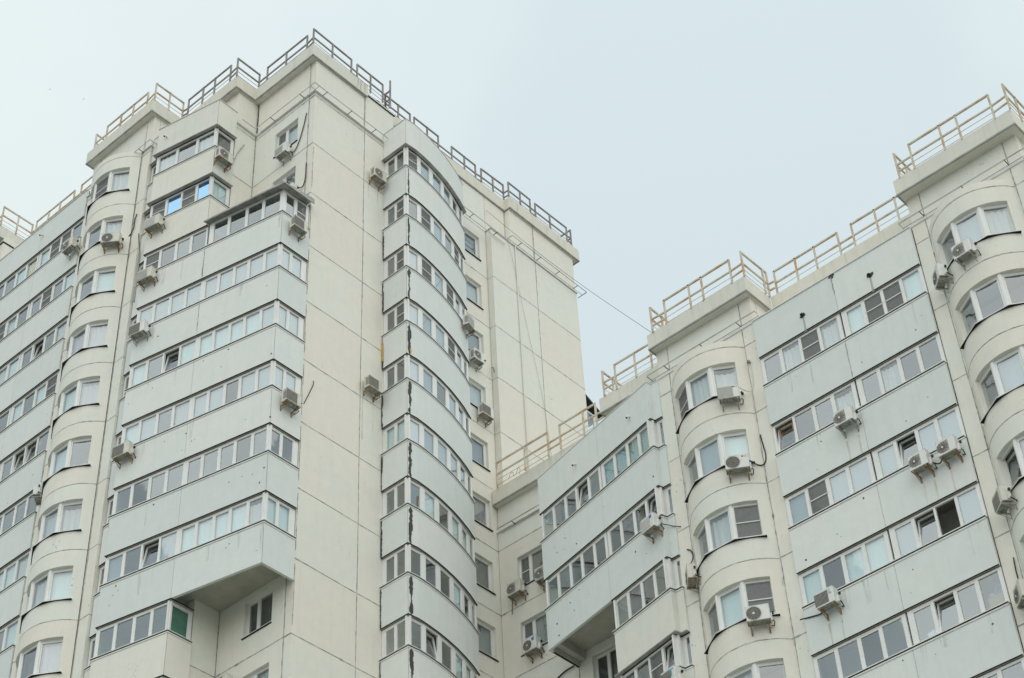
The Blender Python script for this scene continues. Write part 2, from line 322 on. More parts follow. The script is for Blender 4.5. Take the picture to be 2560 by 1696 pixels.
def glazing(parent, A, B, z0, z1, codes, e0=.08, e1=.08, mull=.07, fr=.055, depth=.07, frame=PVC, rail_b=.05, rail_t=.06, cur_d=.10, weights=None):
    """one run of windows from A to B (outer side to the right of A->B): fixed frame, then for each pane a sash ring, the glass and what hangs behind it"""
    dx, dy = B[0]-A[0], B[1]-A[1]; L = math.hypot(dx, dy); ux, uy = dx/L, dy/L; nx, ny = uy, -ux     # outward
    def pt(a, d=0.0): return (A[0]+ux*a+nx*d, A[1]+uy*a+ny*d)
    def bx(m, a0, a1, zz0, zz1, d0, d1, mat=None):
        p = [pt(a0, d0), pt(a1, d0), pt(a1, d1), pt(a0, d1)]; m.prism(p, zz0, zz1, mat)
    n = len(codes); w = weights or [1]*n; tot = sum(w); av = L-e0-e1-mull*(n-1)
    fm = MB()
    bx(fm, 0, L, z0, z0+rail_b, -depth, 0); bx(fm, 0, L, z1-rail_t, z1, -depth, 0)
    zz0, zz1 = z0+rail_b, z1-rail_t
    bx(fm, 0, e0, zz0, zz1, -depth, 0); bx(fm, L-e1, L, zz0, zz1, -depth, 0)
    a = e0; spans = []
    for i in range(n):
        b = a+av*w[i]/tot; spans.append((a, b))
        if i < n-1: bx(fm, b, b+mull, zz0, zz1, -depth, 0)
        a = b+mull
    if fm.v: fm.build('window_frame', frame, parent)
    for i, ((a, b), c) in enumerate(zip(spans, codes)):
        opens = c in 'to'; r = .042 if (i % 2 == 0 or opens or c == 'n') else .014
        hinge = 0.0
        def ring(m, d0, d1, tilt=0):
            if tilt:
                H = zz1-zz0
                for (p0, p1, q0, q1) in ((a, b, zz0, zz0+r), (a, b, zz1-r, zz1), (a, a+r, zz0+r, zz1-r), (b-r, b, zz0+r, zz1-r)):
                    vs = []
                    for q in (q0, q1):
                        k = -(q-zz0)/H*tilt
                        for (aa, dd) in ((p0, d0+k), (p1, d0+k), (p1, d1+k), (p0, d1+k)): vs.append((*pt(aa, dd), q))
                    m.add(vs, [(0,3,2,1),(4,5,6,7),(0,1,5,4),(1,2,6,5),(2,3,7,6),(3,0,4,7)])
            else:
                bx(m, a, b, zz0, zz0+r, d0, d1); bx(m, a, b, zz1-r, zz1, d0, d1); bx(m, a, a+r, zz0+r, zz1-r, d0, d1); bx(m, b-r, b, zz0+r, zz1-r, d0, d1)
        sm = MB(); gl = MB(); tl = .17 if c == 't' else 0
        if c == 'o':                                # casement swung inwards about its far jamb
            q0 = pt(b-.02, -.02); q1 = pt(b-.10, -.02-(b-a)*.9)
            for (k0, k1, h0, h1) in ((0, 1, zz0+.02, zz0+.07), (0, 1, zz1-.07, zz1-.02), (0, .09, zz0+.07, zz1-.07), (.91, 1, zz0+.07, zz1-.07)):
                P0, P1 = along(q0, q1, k0), along(q0, q1, k1); sm.prism([P0, P1, (P1[0]+ux*.05, P1[1]+uy*.05), (P0[0]+ux*.05, P0[1]+uy*.05)], h0, h1)
            sm.build('sash', frame, parent)
            P0, P1 = along(q0, q1, .09), along(q0, q1, .91)
            gl.prism([P0, P1, (P1[0]+ux*.012, P1[1]+uy*.012), (P0[0]+ux*.012, P0[1]+uy*.012)], zz0+.07, zz1-.07); gl.build('pane', GLASSG, parent)
            continue
        ring(sm, -.055, -.006, tl); sm.build('sash', frame, parent)
        # glass
        gmat = {'G': GLASSL, 'h': GLASSGR, 'z': GLASSL, 'w': GLASSL, 'c': GLASSL, 'y': GLASSL, 'b': GLASSB, 'e': GLASSG, 'd': GLASSG}.get(c, GLASS)
        if tl:
            p0, p1 = pt(a+r, -.035), pt(b-r, -.035); p2, p3 = pt(b-r, -.035-tl), pt(a+r, -.035-tl)
            gl.add([(*p0, zz0+r), (*p1, zz0+r), (*p2, zz1-r), (*p3, zz1-r)], [(0,1,2,3)])
        else:
            gl.add([(*pt(a+r, -.035), zz0+r), (*pt(b-r, -.035), zz0+r), (*pt(b-r, -.035), zz1-r), (*pt(a+r, -.035), zz1-r)], [(0,1,2,3)])
        if c == 'g' and random.random() < .35: gmat = GLASSG
        gl.build('pane', gmat, parent)
        if c == 'n':
            sc = MB(); sc.add([(*pt(a+.01, -.003), zz0), (*pt(b-.01, -.003), zz0), (*pt(b-.01, -.003), zz1), (*pt(a+.01, -.003), zz1)], [(0,1,2,3)], SCREEN)
            zm = zz0+(zz1-zz0)*.5
            bx(sc, a, b, zm-.014, zm+.014, -.004, .012, PVC)
            for q0, q1, h0, h1 in ((a, b, zz0, zz0+.02), (a, b, zz1-.02, zz1), (a, a+.02, zz0, zz1), (b-.02, b, zz0, zz1)): bx(sc, q0, q1, h0, h1, -.003, .012, PVC)
            sc.build('insect_screen', SCREEN, parent)
        if c in CURT and c != 'e':
            cm = MB(); top = zz1 - (.02 if c in 'cbGzq' else random.choice((.02, .05, .12)))
            if c == 'z':
                k = zz0; 
                while k < zz1: bx(cm, a, b, k, k+.052, -cur_d-.006, -cur_d); k += .078
            elif c in 'wlpyN':
                st = 14; vs = []
                for kk in range(st+1):
                    aa = a-.03+(b-a+.06)*kk/st; dd = -cur_d-.03*math.sin(kk*2.1+a*3)-.01; sag = -.05*math.sin(math.pi*kk/st)*(1 if c in 'wl' else 0)
                    vs += [(*pt(aa, dd), zz0-.05), (*pt(aa, dd), top+sag)]
                cm.add(vs, [(2*q, 2*q+2, 2*q+3, 2*q+1) for q in range(st)])
            else: bx(cm, a-.02, b+.02, zz0-.02, top, -cur_d-.01, -cur_d)
            if cm.v: cm.build('curtain' if c != 'z' else 'slatted_blind', CURT[c], parent, smooth=False)

def parapet_run(parent, path, z0, z1, mat, thick=.10, cuts=None, name='parapet_panel'):
    """solid balcony panels: one object per straight stretch or per group of stretches in cuts"""
    n = len(path)-1
    cuts = cuts or [(i, i+1) for i in range(n)]
    for a, b in cuts:
        m = MB(); sub = path[a:b+1]
        if len(sub) == 2:                      # butt ends: keep mitres of the whole path
            pass
        A = offs(path, 0.0); B = offs(path, -thick); vs = []
        g = .006
        for i in range(a, b+1):
            ax, ay = A[i]; bx_, by_ = B[i]
            if i == a and a > 0 or i == b and b < n:
                j = i+1 if i == a else i-1
                l = math.hypot(A[j][0]-ax, A[j][1]-ay); k = g/l
                ax, ay = ax+(A[j][0]-ax)*k, ay+(A[j][1]-ay)*k; bx_, by_ = bx_+(B[j][0]-bx_)*k, by_+(B[j][1]-by_)*k
            vs += [(ax, ay, z0), (bx_, by_, z0), (bx_, by_, z1), (ax, ay, z1)]
        q = b-a; fs = []
        for i in range(q):
            for k in range(4): fs.append((4*i+k, 4*i+(k+1) % 4, 4*(i+1)+(k+1) % 4, 4*(i+1)+k))
        fs += [(0,3,2,1), (4*q, 4*q+1, 4*q+2, 4*q+3)]
        m.add(vs, fs); m.build(name, mat, parent)

def sills(parent, path, zt, zhead=None, dark=.028, dirt=True):
    """zt: top of the solid panel.  white flashing, black strip painting the shade below it, light edge bead"""
    m = MB()
    m.ribbon(path, .045, -.10, zt+.034, zt+.062, SILL)
    m.ribbon(path, .030, -.10, zt+.002, zt+.033, SEALSHADE)  # painted shade beneath the flashing lip
    m.ribbon(path, .022, -.02, zt-.045, zt+.001, SILL)
    m.build('sill', SILL, parent)
def head(parent, path, zb, kind='dark'):
    """underside trim of the panel above a window run"""
    m = MB()
    if kind == 'dark': m.ribbon(path, .010, -.028, zb-.016, zb-.001, SEALSHADE); m.ribbon(path, -.03, -.11, zb-.012, zb-.001, SLAB)  # black edge strip: seal and painted shade in one
    else: m.ribbon(path, .10, -.10, zb-.035, zb-.001, FLASH); m.ribbon(path, -.04, -.10, zb-.05, zb-.036, SEALSHADE)  # inner black strip paints shade under the flashing
    m.build('head_flashing', SEALSHADE, parent)

GI = .075   # glazing inset from the panel face
def loggia(parent, n, path, runs, pmat, floor_poly, cuts=None, top_kind='dark', label=None, slab=True, gz=None, low=None):
    """one storey of a glazed balcony: glazing under J(n)-.88, solid panel from the sill down to the next storey"""
    zt = J(n)-.88; zs = J(n)-2.12; zb = J(n+1)-.88 if low is None else low
    m = MB()
    m.prism(floor_poly, J(n+1)-.37, J(n+1)-.19)
    root = m.build('loggia', SLAB, parent, label=label)
    parapet_run(root, path, zb, zs, pmat, cuts=cuts)
    sills(root, path, zs)
    if top_kind: head(root, path, zt, top_kind)
    for r in runs:
        a, b, codes = r[0], r[1], r[2]; kw = r[3] if len(r) > 3 else {}
        dx, dy = b[0]-a[0], b[1]-a[1]; l = math.hypot(dx, dy); nx, ny = dy/l, -dx/l
        A = (a[0]-nx*GI, a[1]-ny*GI); B = (b[0]-nx*GI, b[1]-ny*GI)
        glazing(root, A, B, zs+.062, zt-.045, codes, **kw)
    return root

def filler(parent, a, b, n):
    dx, dy = b[0]-a[0], b[1]-a[1]; l = math.hypot(dx, dy); nx, ny = dy/l, -dx/l
    m = MB(); p = [(a[0]-nx*GI, a[1]-ny*GI), (b[0]-nx*GI, b[1]-ny*GI), (b[0]-nx*(GI+.06), b[1]-ny*(GI+.06)), (a[0]-nx*(GI+.06), a[1]-ny*(GI+.06))]
    m.prism(p, J(n)-2.06, J(n)-.925); m.build('corner_post', PVC, parent)

# ================================================================== TOWER
# ---- left balcony stack
LS = [(-2.50,6.80),(-2.50,6.28),(-2.71,6.23),(-2.08,3.32),(-1.35,-.05),(-.02,-.05)]
LH = [(-2.50,6.80),(-2.50,6.28),(-2.71,6.23),(-2.08,3.32),(-1.12,3.32)]
LS_floor = [(-2.44,6.8),(-2.44,6.2),(-2.62,6.15),(-1.99,3.32),(-1.27,.05),(-.02,.05),(-.02,3.40),(-1.07,3.46),(-1.07,6.8)]
LH_floor = [(-2.44,6.8),(-2.44,6.2),(-2.62,6.15),(-2.0,3.42),(-1.12,3.42),(-1.07,6.8)]
def ls_runs(left, right, side, small='g'):
    r = [((-2.50,6.80),(-2.50,6.33),small,dict(e0=.04,e1=.04))]
    r.append(((-2.71,6.23),(-2.08,3.34),left,dict(e0=.10,e1=.06)))
    if right: r.append(((-2.08,3.34),(-1.35,-.05),right,dict(e0=.10,e1=.12)))
    if right: r.append(((-1.35,-.05),(-.02,-.05),side,dict(e0=.12,e1=.22)))
    else: r.append(((-2.08,3.32),(-1.12,3.32),side,dict(e0=.10,e1=.10)))
    return r
LSR = {-1:('wgw',None,'g'), 0:('nbnb',None,'c'), 1:('nggg',None,'g'), 2:('qqqq','qqqqq','qq'), 3:('cgtc','ccccq','qq'), 4:('cqgN','qqgqq','qq'), 5:('gggg','ggggg','gg'), 6:('qgtq','ccccw','cc'),
       7:('hhhh',None,'G'), 8:('gngg',None,'g'), 9:('gggg',None,'g'), 10:('gggg',None,'g')}
for n, (l, r, sd) in LSR.items():
    full = 2 <= n <= 6
    if n == 1:
        root = loggia(TOWER, 1, LS, ls_runs('nggg', None, 'g')[:2], MINT, LS_floor, cuts=[(0,1),(1,2),(2,3),(3,4),(4,5)], top_kind=None)
        head(root, LH[:4], J(1)-.88)
        zs, zt = J(1)-2.12, J(1)-.80
        A, B, C_, D_ = (-2.0,3.30), (-1.275,.03), (-.02,.03), None
        glazing(root, (-2.0,3.26), (-1.275,.03), zs+.062, zt-.02, 'gggg', e0=.16, e1=.14, weights=[1,1,1,1])
        glazing(root, (-1.275,.03), (-.02,.03), zs+.062, zt-.02, 'gn', e0=.12, e1=.12)
        # corrugated lean-to canopy over the half balcony
        cp = [(-2.26,3.34),(-1.52,-.28),(-.02,-.28)]
        m = MB(); st = 64; vs = []
        for k in range(st+1):
            P = along(cp[0], cp[1], k/st); Q = along((-.02,3.34), (-.02,-.28), k/st); h = .018*(1 if k % 2 else -1)
            vs += [(*P, J(1)-.80+h), (*Q, J(1)-.60+h), (*P, J(1)-.83+h), (*Q, J(1)-.63+h)]
        m.add(vs, [(4*k, 4*k+4, 4*k+5, 4*k+1) for k in range(st)]+[(4*k+2, 4*k+3, 4*k+7, 4*k+6) for k in range(st)]+[(4*k, 4*k+2, 4*k+6, 4*k+4) for k in range(st)], FLASH)
        m.ribbon(cp, .0, -.03, J(1)-.87, J(1)-.82, FLASH)
        m.add([(-1.52,-.28,J(1)-.82),(-.02,-.28,J(1)-.82),(-.02,-.28,J(1)-.62)], [(0,1,2)], FLASH)
        m.build('canopy', FLASH, root, label='corrugated sheet canopy over the added half balcony')
    elif full: loggia(TOWER, n, LS, ls_runs(l, r, sd), MINT, LS_floor)
    else: loggia(TOWER, n, LH, ls_runs(l, None, sd, 'h' if n == 7 else 'g'), GREYC, LH_floor, top_kind='flash' if n in (-1, 0) else 'dark')
# cap of the half stack
cap = MB(); cap.prism(LH_floor, J(-1)-.30, J(-1)-.12)
root = cap.build('loggia_roof', SLAB, TOWER)
parapet_run(root, LH, J(-1)-.88, J(-1)+.68, GREYC)
m = MB(); m.ribbon(LH, .03, -.14, J(-1)+.682, J(-1)+.71, PARA); m.build('coping', PARA, root)
#parapet_run(loggia_top := MB().box((-2.0,.1,J(2)-.37),(-1.0,3.2,J(2)-.36)).build('loggia_floor_infill', SLAB, TOWER), [(-2.08,3.32),(-2.079,3.31)], J(2), J(2)+.01, MINT) if False else None

# ---- S1 and S2 walls (recessed corner left of the tower's edge)
zc = 60.0+Z; ledge = 58.05+Z
rowsT = list(range(-1, 12))
for n in rowsT:
    z1, z0 = J(n), J(n+1)
    h = (.92, 2.22, J(n)-1.95, J(n)-.60) if n in (-1, 0, 7, 8, 9) else None
    panel(TOWER, 'S', 0.0, .33, 3.44, z0, z1, CREAM, h)
    panel(TOWER, 'T', 3.44, -1.05, 0.0, z0, z1, CREAM)
    if n >= 7: pass
panel(TOWER, 'S', 0.0, .33, 3.44, J(-1), ledge, CREAM); panel(TOWER, 'T', 3.44, -1.05, 0, J(-1), ledge, CREAM)
panel(TOWER, 'S', 0.03, .33, 3.41, ledge, zc+.1, CREAM); panel(TOWER, 'T', 3.47, -1.02, .03, ledge, zc+.1, CREAM)
panel(TOWER, 'S', -1.02, 3.78, 6.86, ledge, zc+.1, CREAM); panel(TOWER, 'S', -1.05, 3.78, 6.83, J(-1), ledge, CREAM)
seams(TOWER, 'S', 0.0, [.33, 3.43], [J(n) for n in rowsT], .0, 3.44, 0, zc)
seams(TOWER, 'T', 3.44, [-.004], [J(n) for n in rowsT], -1.05, 0, 0, zc)
for n in (-1, 0, 7, 8, 9):
    w = MB(); w.box((.30, .8, J(n)-2.1), (.32, 2.34, J(n)-.5)); root = w.build('window', CURT['l'] if n != 7 else ROOM, TOWER)
    glazing(root, (.13, 2.22), (.13, .92), J(n)-1.93, J(n)-.60, {-1:'ng', 0:'dg', 7:'dd', 8:'gN', 9:'gg'}[n], e0=.06, e1=.06, weights=[.75, 1.1], mull=.09)
    s_ = MB(); s_.box((-.05, .88, J(n)-1.975), (.16, 2.27, J(n)-1.953), SILL); s_.box((-.045, .9, J(n)-2.0), (.0, 2.25, J(n)-1.977), SEALSHADE); s_.build('sill', SILL, root)  # black box below the sill paints its shade
# ---- right face (plane y=0)
for n in rowsT:
    z1, z0 = J(n), J(n+1)
    panel(TOWER, 'T', 0.0, 0.0, 2.74, z0, z1, CREAM); panel(TOWER, 'T', 0.0, 2.74, 4.42, z0, z1, CREAM)
    h = (8.82, 9.78, J(n)-2.0, J(n)-.65) if n < 10 else None
    panel(TOWER, 'T', .30, 4.42, 7.3, z0, z1, CREAM, thick=.3); panel(TOWER, 'T', .30, 7.3, 10.2, z0, z1, CREAM, h, thick=.3)
    panel(TOWER, 'T', 0.0, 10.2, 13.03, z0, z1, CREAM); panel(TOWER, 'T', 0.0, 13.03, 15.8, z0, z1, CREAM)
    if h:
        w = MB(); w.box((8.7, .585, z0+.3), (9.9, .60, z1-.4)); root = w.build('window', [CURT['l'], CURT['N'], CURT['w'], ROOM][(n*7) % 4], TOWER)
        glazing(root, (8.82, .42), (9.78, .42), J(n)-1.98, J(n)-.65, {0:'w', 4:'p', 5:'d', 6:'e', 7:'l', 8:'l'}.get(n, 'g'), e0=.05, e1=.07)
        s_ = MB(); s_.box((8.76, .24, J(n)-2.02), (9.84, .42, J(n)-2.0), SILL); s_.box((8.78, .25, J(n)-2.045), (9.82, .30, J(n)-2.022), SEALSHADE); s_.build('sill', SILL, root)  # shade under the sill painted as a thin black box
for a, b in ((0, 2.74), (2.74, 4.42)): panel(TOWER, 'T', 0.0, a, b, J(-1), ledge, CREAM)
for a, b in ((10.2, 13.03), (13.03, 15.8)): panel(TOWER, 'T', 0.0, a, b, J(-1), 57.82+Z, CREAM)
panel(TOWER, 'T', .03, 0.03, 2.74, ledge, zc+.1, CREAM); panel(TOWER, 'T', .03, 2.74, 4.42, ledge, 60.22+Z, CREAM)
panel(TOWER, 'T', .30, 4.42, 7.3, J(-1), zc+.1, CREAM, thick=.3); panel(TOWER, 'T', .30, 7.3, 10.2, J(-1), zc+.1, CREAM, thick=.3); panel(TOWER, 'T', .30, 10.2, 11.47, 57.85+Z, zc+.1, CREAM, thick=.3)
panel(TOWER, 'T', .03, 11.5, 13.03, 57.82+Z, zc+.1, CREAM); panel(TOWER, 'T', .03, 13.03, 15.77, 57.82+Z, zc+.1, CREAM)
seams(TOWER, 'T', 0.0, [2.74], [J(n) for n in rowsT], 0, 4.42, 0, zc)
seams(TOWER, 'T', 0.0, [13.03], [J(n) for n in rowsT], 10.2, 15.8, 0, zc)
seams(TOWER, 'T', .30, [7.3], [J(n) for n in rowsT], 4.42, 10.2, 0, zc)
m = MB(); m.box((10.17, -.03, 57.80+Z), (11.5, .3, 57.85+Z)); m.build('ledge', SILL, TOWER)
m = MB(); m.ribbon([(.02,3.40),(.02,.02),(4.42,.02)], .07, -.02, ledge-.07, ledge+.03); m.build('ledge', SILL, TOWER)
m = MB(); m.ribbon([(-1.03,6.80),(-1.03,3.43),(-.06,3.43)], .07, -.02, ledge-.07, ledge+.03); m.build('ledge', SILL, TOWER)
m = MB(); m.box((11.51, -.04, 57.80+Z), (15.83, .02, 57.845+Z)); m.build('ledge', SILL, TOWER)
# ---- bay of curved windows
def bay(parent, cs, ct, apex, n0, n1, codes, wallx, backx, mats=(CREAM,), first_top=.28, cols=((-2.01,-1.51),(1.51,2.01)), label=None):
    """cs: x of the circle centre, ct: y of the centre; the bulge faces -x"""
    R = 1.75; amax = math.asin(1.47/R); aop = R_(44.6)
    def pc(a, r): return (cs-r*math.cos(a), ct-r*math.sin(a))    # a>0 goes towards -y (the right of the photo)
    def arcwall(m, a0, a1, z0, z1, st, r0=R-.25, r1=R):
        vs = []
        for k in range(st+1):
            a = a0+(a1-a0)*k/st; i, o = pc(a, r0), pc(a, r1); vs += [(*o, z0), (*i, z0), (*i, z1), (*o, z1)]
        fs = []
        for k in range(st):
            for q in range(4): fs.append((4*k+q, 4*k+(q+1) % 4, 4*(k+1)+(q+1) % 4, 4*(k+1)+q))
        fs += [(0,3,2,1), (4*st, 4*st+1, 4*st+2, 4*st+3)]; m.add(vs, fs)
    g = .011
    for n in range(n0, n1):
        z1, z0 = J(n)-g, J(n+1)+g; w0, w1 = J(n)-2.02, J(n)-.65
        m = MB()
        arcwall(m, -amax, -aop, z0, z1, 5); arcwall(m, aop, amax, z0, z1, 5)
        arcwall(m, -aop, aop, z0, w0, 26); arcwall(m, -aop, aop, w1, z1, 26)
        for sgn in (-1, 1):
            a_, b_ = ct+sgn*1.47, ct+sgn*1.505
            m.box((wallx, min(a_, b_), z0), (wallx+.25, max(a_, b_), z1))
        root = m.build('bay_wall', mats[0], parent)
        # room behind: floor, ceiling, back
        rm = MB(); fl = [pc(-amax+2*amax*k/14, R-.26) for k in range(15)]
        rm.prism(fl, J(n)-.32, J(n)-.22); rm.prism(fl, J(n+1)-.2, J(n+1)-.1)
        rm.box((cs-.35, ct-1.44, J(n+1)-.1), (cs-.30, ct+1.44, J(n)-.3)); rm.build('bay_room', INNER, root)
        # polygonal window
        V = [pc(R_(x), 1.67) for x in (-49, -16.3, 16.3, 49)]
        code = codes.get(n, 'ggg')
        for q in range(3):
            glazing(root, V[q], V[q+1], w0+.02, w1+.005, code[q], e0=.05 if q == 0 else .075, e1=.05 if q == 2 else .075, rail_t=.07, cur_d=.14)
        for q in (1, 2):
            c0 = pc(R_((-16.3, 16.3)[q-1]), 1.625); pm = MB(); pm.prism([(c0[0]+.085*math.cos(t*math.pi/4+.39), c0[1]+.085*math.sin(t*math.pi/4+.39)) for t in range(8)], w0+.02, w1); pm.build('corner_post', PVC, root)
        sp = [pc(R_(x), 1.865) for x in (-50.4, -17.3, 17.3, 47.5)]
        sm = MB(); sm.ribbon(sp, .004, -.32, w0-.012, w0+.018, SILL); sm.ribbon(sp, -.006, -.31, w0-.020, w0-.0125, SEALSHADE)  # black sheet paints the shade on the bay sill's underside
        sm.build('sill', SILL, root)
        ss = MB()
        for k in range(14):
            a0_, a1_ = -aop+2*aop*k/14, -aop+2*aop*(k+1)/14
        # joint seal under the arc
        js = MB(); rj = random.Random(n*31+int(abs(ct)*10)); off = 0; lst = []
        for k in range(41):
            off = max(-.012, min(.012, off+rj.uniform(-.007, .007))); wj = rj.choice((.012, .013, .015, .02)); a_ = -amax+2*amax*k/40; lst.append((*pc(a_, R+.003), J(n)+off-wj)); lst.append((*pc(a_, R+.003), J(n)+off+wj))
        js.add(lst, [(2*k, 2*k+2, 2*k+3, 2*k+1) for k in range(40)])
        js.build('joint_seal', JOINT, root)
        for c0_, c1_ in cols:
            panel(parent, 'S', wallx, ct+c0_, ct+c1_, J(n+1), J(n), mats[0])
    m = MB(); arcwall(m, -amax, amax, J(n0)+g, J(n0)+first_top, 26); m.build('bay_crown', mats[0], parent)
    seams(parent, 'S', wallx, [ct-1.51, ct+1.51], [J(n) for n in range(n0, n1)], ct-2.01, ct-1.47, J(n1), J(n0)+1.0)
    seams(parent, 'S', wallx, [], [J(n) for n in range(n0, n1)], ct+1.47, ct+2.01, J(n1), J(n0)+1.0)

bay(TOWER, -1.68, 8.84, -3.43, -1, 12, {-1:'wnw'[:3], 0:'cgw', 1:'cgc', 2:'cpp', 3:'pcp', 4:'ccg', 5:'llw', 6:'wwc', 7:'pep'}, -2.6, 0)
for n in rowsT: panel(TOWER, 'T', 6.83, -2.27, -1.05, J(n+1), J(n), CREAM, thick=.3)
panel(TOWER, 'T', 6.83, -2.27, -1.05, J(-1), ledge, CREAM, thick=.3)
panel(TOWER, 'S', -2.6, 6.83, 7.33, J(-1), ledge, CREAM); panel(TOWER, 'S', -2.6, 7.33, 10.35, J(-1), ledge, CREAM); panel(TOWER, 'S', -2.6, 10.35, 10.85, J(-1), ledge, CREAM)
panel(TOWER, 'S', -2.55, 6.88, 7.33, ledge, zc+.1, CREAM, thick=.3); panel(TOWER, 'S', -2.55, 7.33, 10.35, ledge, zc+.1, CREAM, thick=.3); panel(TOWER, 'S', -2.55, 10.35, 10.83, ledge, zc+.1, CREAM, thick=.3); panel(TOWER, 'T', 6.88, -2.25, -1.0, ledge, zc+.1, CREAM, thick=.3)
seams(TOWER, 'S', -2.55, [7.33, 10.35], [], 0, 0, ledge, zc)
m = MB(); m.ribbon([(-1.2,10.84),(-2.58,10.84),(-2.58,6.85),(-1.05,6.85)], .07, -.02, ledge-.02, ledge+.02, SILL); m.build('ledge', SILL, TOWER)
# ---- flush balcony bands left of the bay
S4 = [(-2.65,16.88),(-2.65,13.85),(-2.65,10.87)]
S4f = [(-2.6,16.9),(-2.6,10.87),(-1.3,10.87),(-1.3,16.9)]
S4C = {-1:('gyynn'[:1]+'gcy','cnng'), 0:('gnwg','gngc'), 1:('gnwc','gtgw'), 2:('gggg','cgcn'), 3:('ggyg','gttg'), 4:('ggww','gggd'), 5:('gtwg','tccw'), 6:('gggc','gggc'), 7:('gggc','ttwc')}
for n in range(-1, 12):
    a, b = S4C.get(n, ('gggg', 'gggg'))
    loggia(TOWER, n, S4, [((-2.65,16.88),(-2.65,13.87),a,dict(e0=.08,e1=.10)), ((-2.65,13.83),(-2.65,10.87),b,dict(e0=.10,e1=.08))], MINT, S4f, top_kind='dark')
root = MB().prism(S4f, J(-1)-.30, J(-1)-.12).build('loggia_roof', SLAB, TOWER)
parapet_run(root, S4, J(-1)-.88, J(-1)+.68, MINT)
m = MB(); m.ribbon(S4, .035, -1.3, J(-1)+.682, J(-1)+.71, SILL); m.build('coping', SILL, root)
# ---- curved balcony stack on the right face
CV = [(3.79,-.01),(3.79,-1.27),(4.25,-1.31),(4.72,-1.28),(5.24,-1.22),(5.78,-1.13),(6.34,-1.01),(6.91,-.85),(7.44,-.68),(8.05,-.43),(8.05,.29)]
CVf = [(3.88,-.01),(3.88,-1.18)]+[(x, y+.09) for x, y in CV[2:9]]+[(7.96,-.34),(7.96,.29),(4.43,.29),(4.43,-.01)]
CVG = [(3.79,-1.27),(4.57,-1.31),(5.38,-1.22),(6.22,-1.06),(6.98,-.84),(7.62,-.60),(8.05,-.43)]
def cv_runs(side, fr):
    r = [((3.79,-.01),(3.79,-1.27),side,dict(e0=.14,e1=.14))]
    for q in range(5): r.append((CVG[q], CVG[q+1], fr[q], dict(e0=.13 if q == 0 else .09, e1=.09)))
    r.append((CVG[5], CVG[6], 'g', dict(e0=.1, e1=.05)))
    r.append(((8.05,-.43),(8.05,.29),'g',dict(e0=.1,e1=.1)))
    return r
CVC = {-1:('gg','nqqqg'), 0:('gn','gnqgn'), 1:('gn','qnqnq'), 2:('gn','qqqnq'), 3:('gg','qqgqq'), 4:('cc','qqqqq'), 5:('dd','gcgcc'), 6:('dd','gggcg'), 7:('gg','gtgcc'), 8:('dd','gggdd'), 9:('gg','ggggg'), 10:('gg','ggggg')}
for n in range(-1, 11):
    sd, fr = CVC[n]
    loggia(TOWER, n, CV, cv_runs(sd, fr), MINT, CVf, cuts=[(0,1),(1,9),(9,10)], top_kind='flash' if n in (-1,) else 'dark')
root = MB().prism(CVf, J(-1)-.3, J(-1)-.12).build('loggia_roof', SLAB, TOWER)
parapet_run(root, CV, J(-1)-.88, J(-1)+.70, MINT, cuts=[(0,1),(1,9),(9,10)])
m = MB(); m.ribbon(CV, .012, -.14, J(-1)+.702, J(-1)+.74, FLASH); m.build('coping', FLASH, root)
# broken mortar down the two edges of that stack
def ragged(parent, x, y, nx, ny, tx, ty, z0, z1, w, mat, seed, out=.006, bias=0.0):
    """uneven strip hugging an edge; (nx,ny) outward, (tx,ty) across"""
    rr = random.Random(seed); m = MB(); st = max(6, int((z1-z0)/.05)); L_ = []
    l = r = w*.5
    for k in range(st+1):
        l += rr.uniform(-.3, .3)*w; r += rr.uniform(-.3, .3)*w; l = max(.12*w, min(.75*w, l)); r = max(.10*w, min(.75*w, r))
        e = min(1, k/2.0+.25, (st-k)/2.0+.25); z = z0+(z1-z0)*k/st; o = out+rr.uniform(0, .006)
        L_.append(((x-tx*l*e+nx*o+tx*bias, y-ty*l*e+ny*o+ty*bias, z), (x+tx*r*e+nx*o+tx*bias, y+ty*r*e+ny*o+ty*bias, z)))
    for k in range(st):
        a, b = L_[k]; c, d = L_[k+1]; m.quadbar(a, b, d, c, (-nx*.02, -ny*.02, 0))
    m.build('mortar_crack', mat, parent)
for n in range(-1, 10):
    zs, zb = J(n)-2.12, J(n+1)-.88
    if n >= 0 or True:
        wv = .07 if n < 1 else .12
        ragged(TOWER, 3.79+.13, -1.283, 0, -1, 1, 0, zb+.02, zs-.06, wv, MORTAR, 100+n)
        if n >= 0: ragged(TOWER, 3.79, -.03, -1, 0, 0, -1, zb+.0, zs-.02, .08, MORTAR, 200+n, out=.008)
ragged(TOWER, 3.785, -.05, -1, 0, 0, -1, J(2)-3.35, J(2)-2.4, .06, YFOAM, 5, out=.03)
ragged(TOWER, 3.93, -1.30, 0, -1, 1, 0, J(2)-3.66, J(2)-3.40, .05, YFOAM, 6, out=.03)
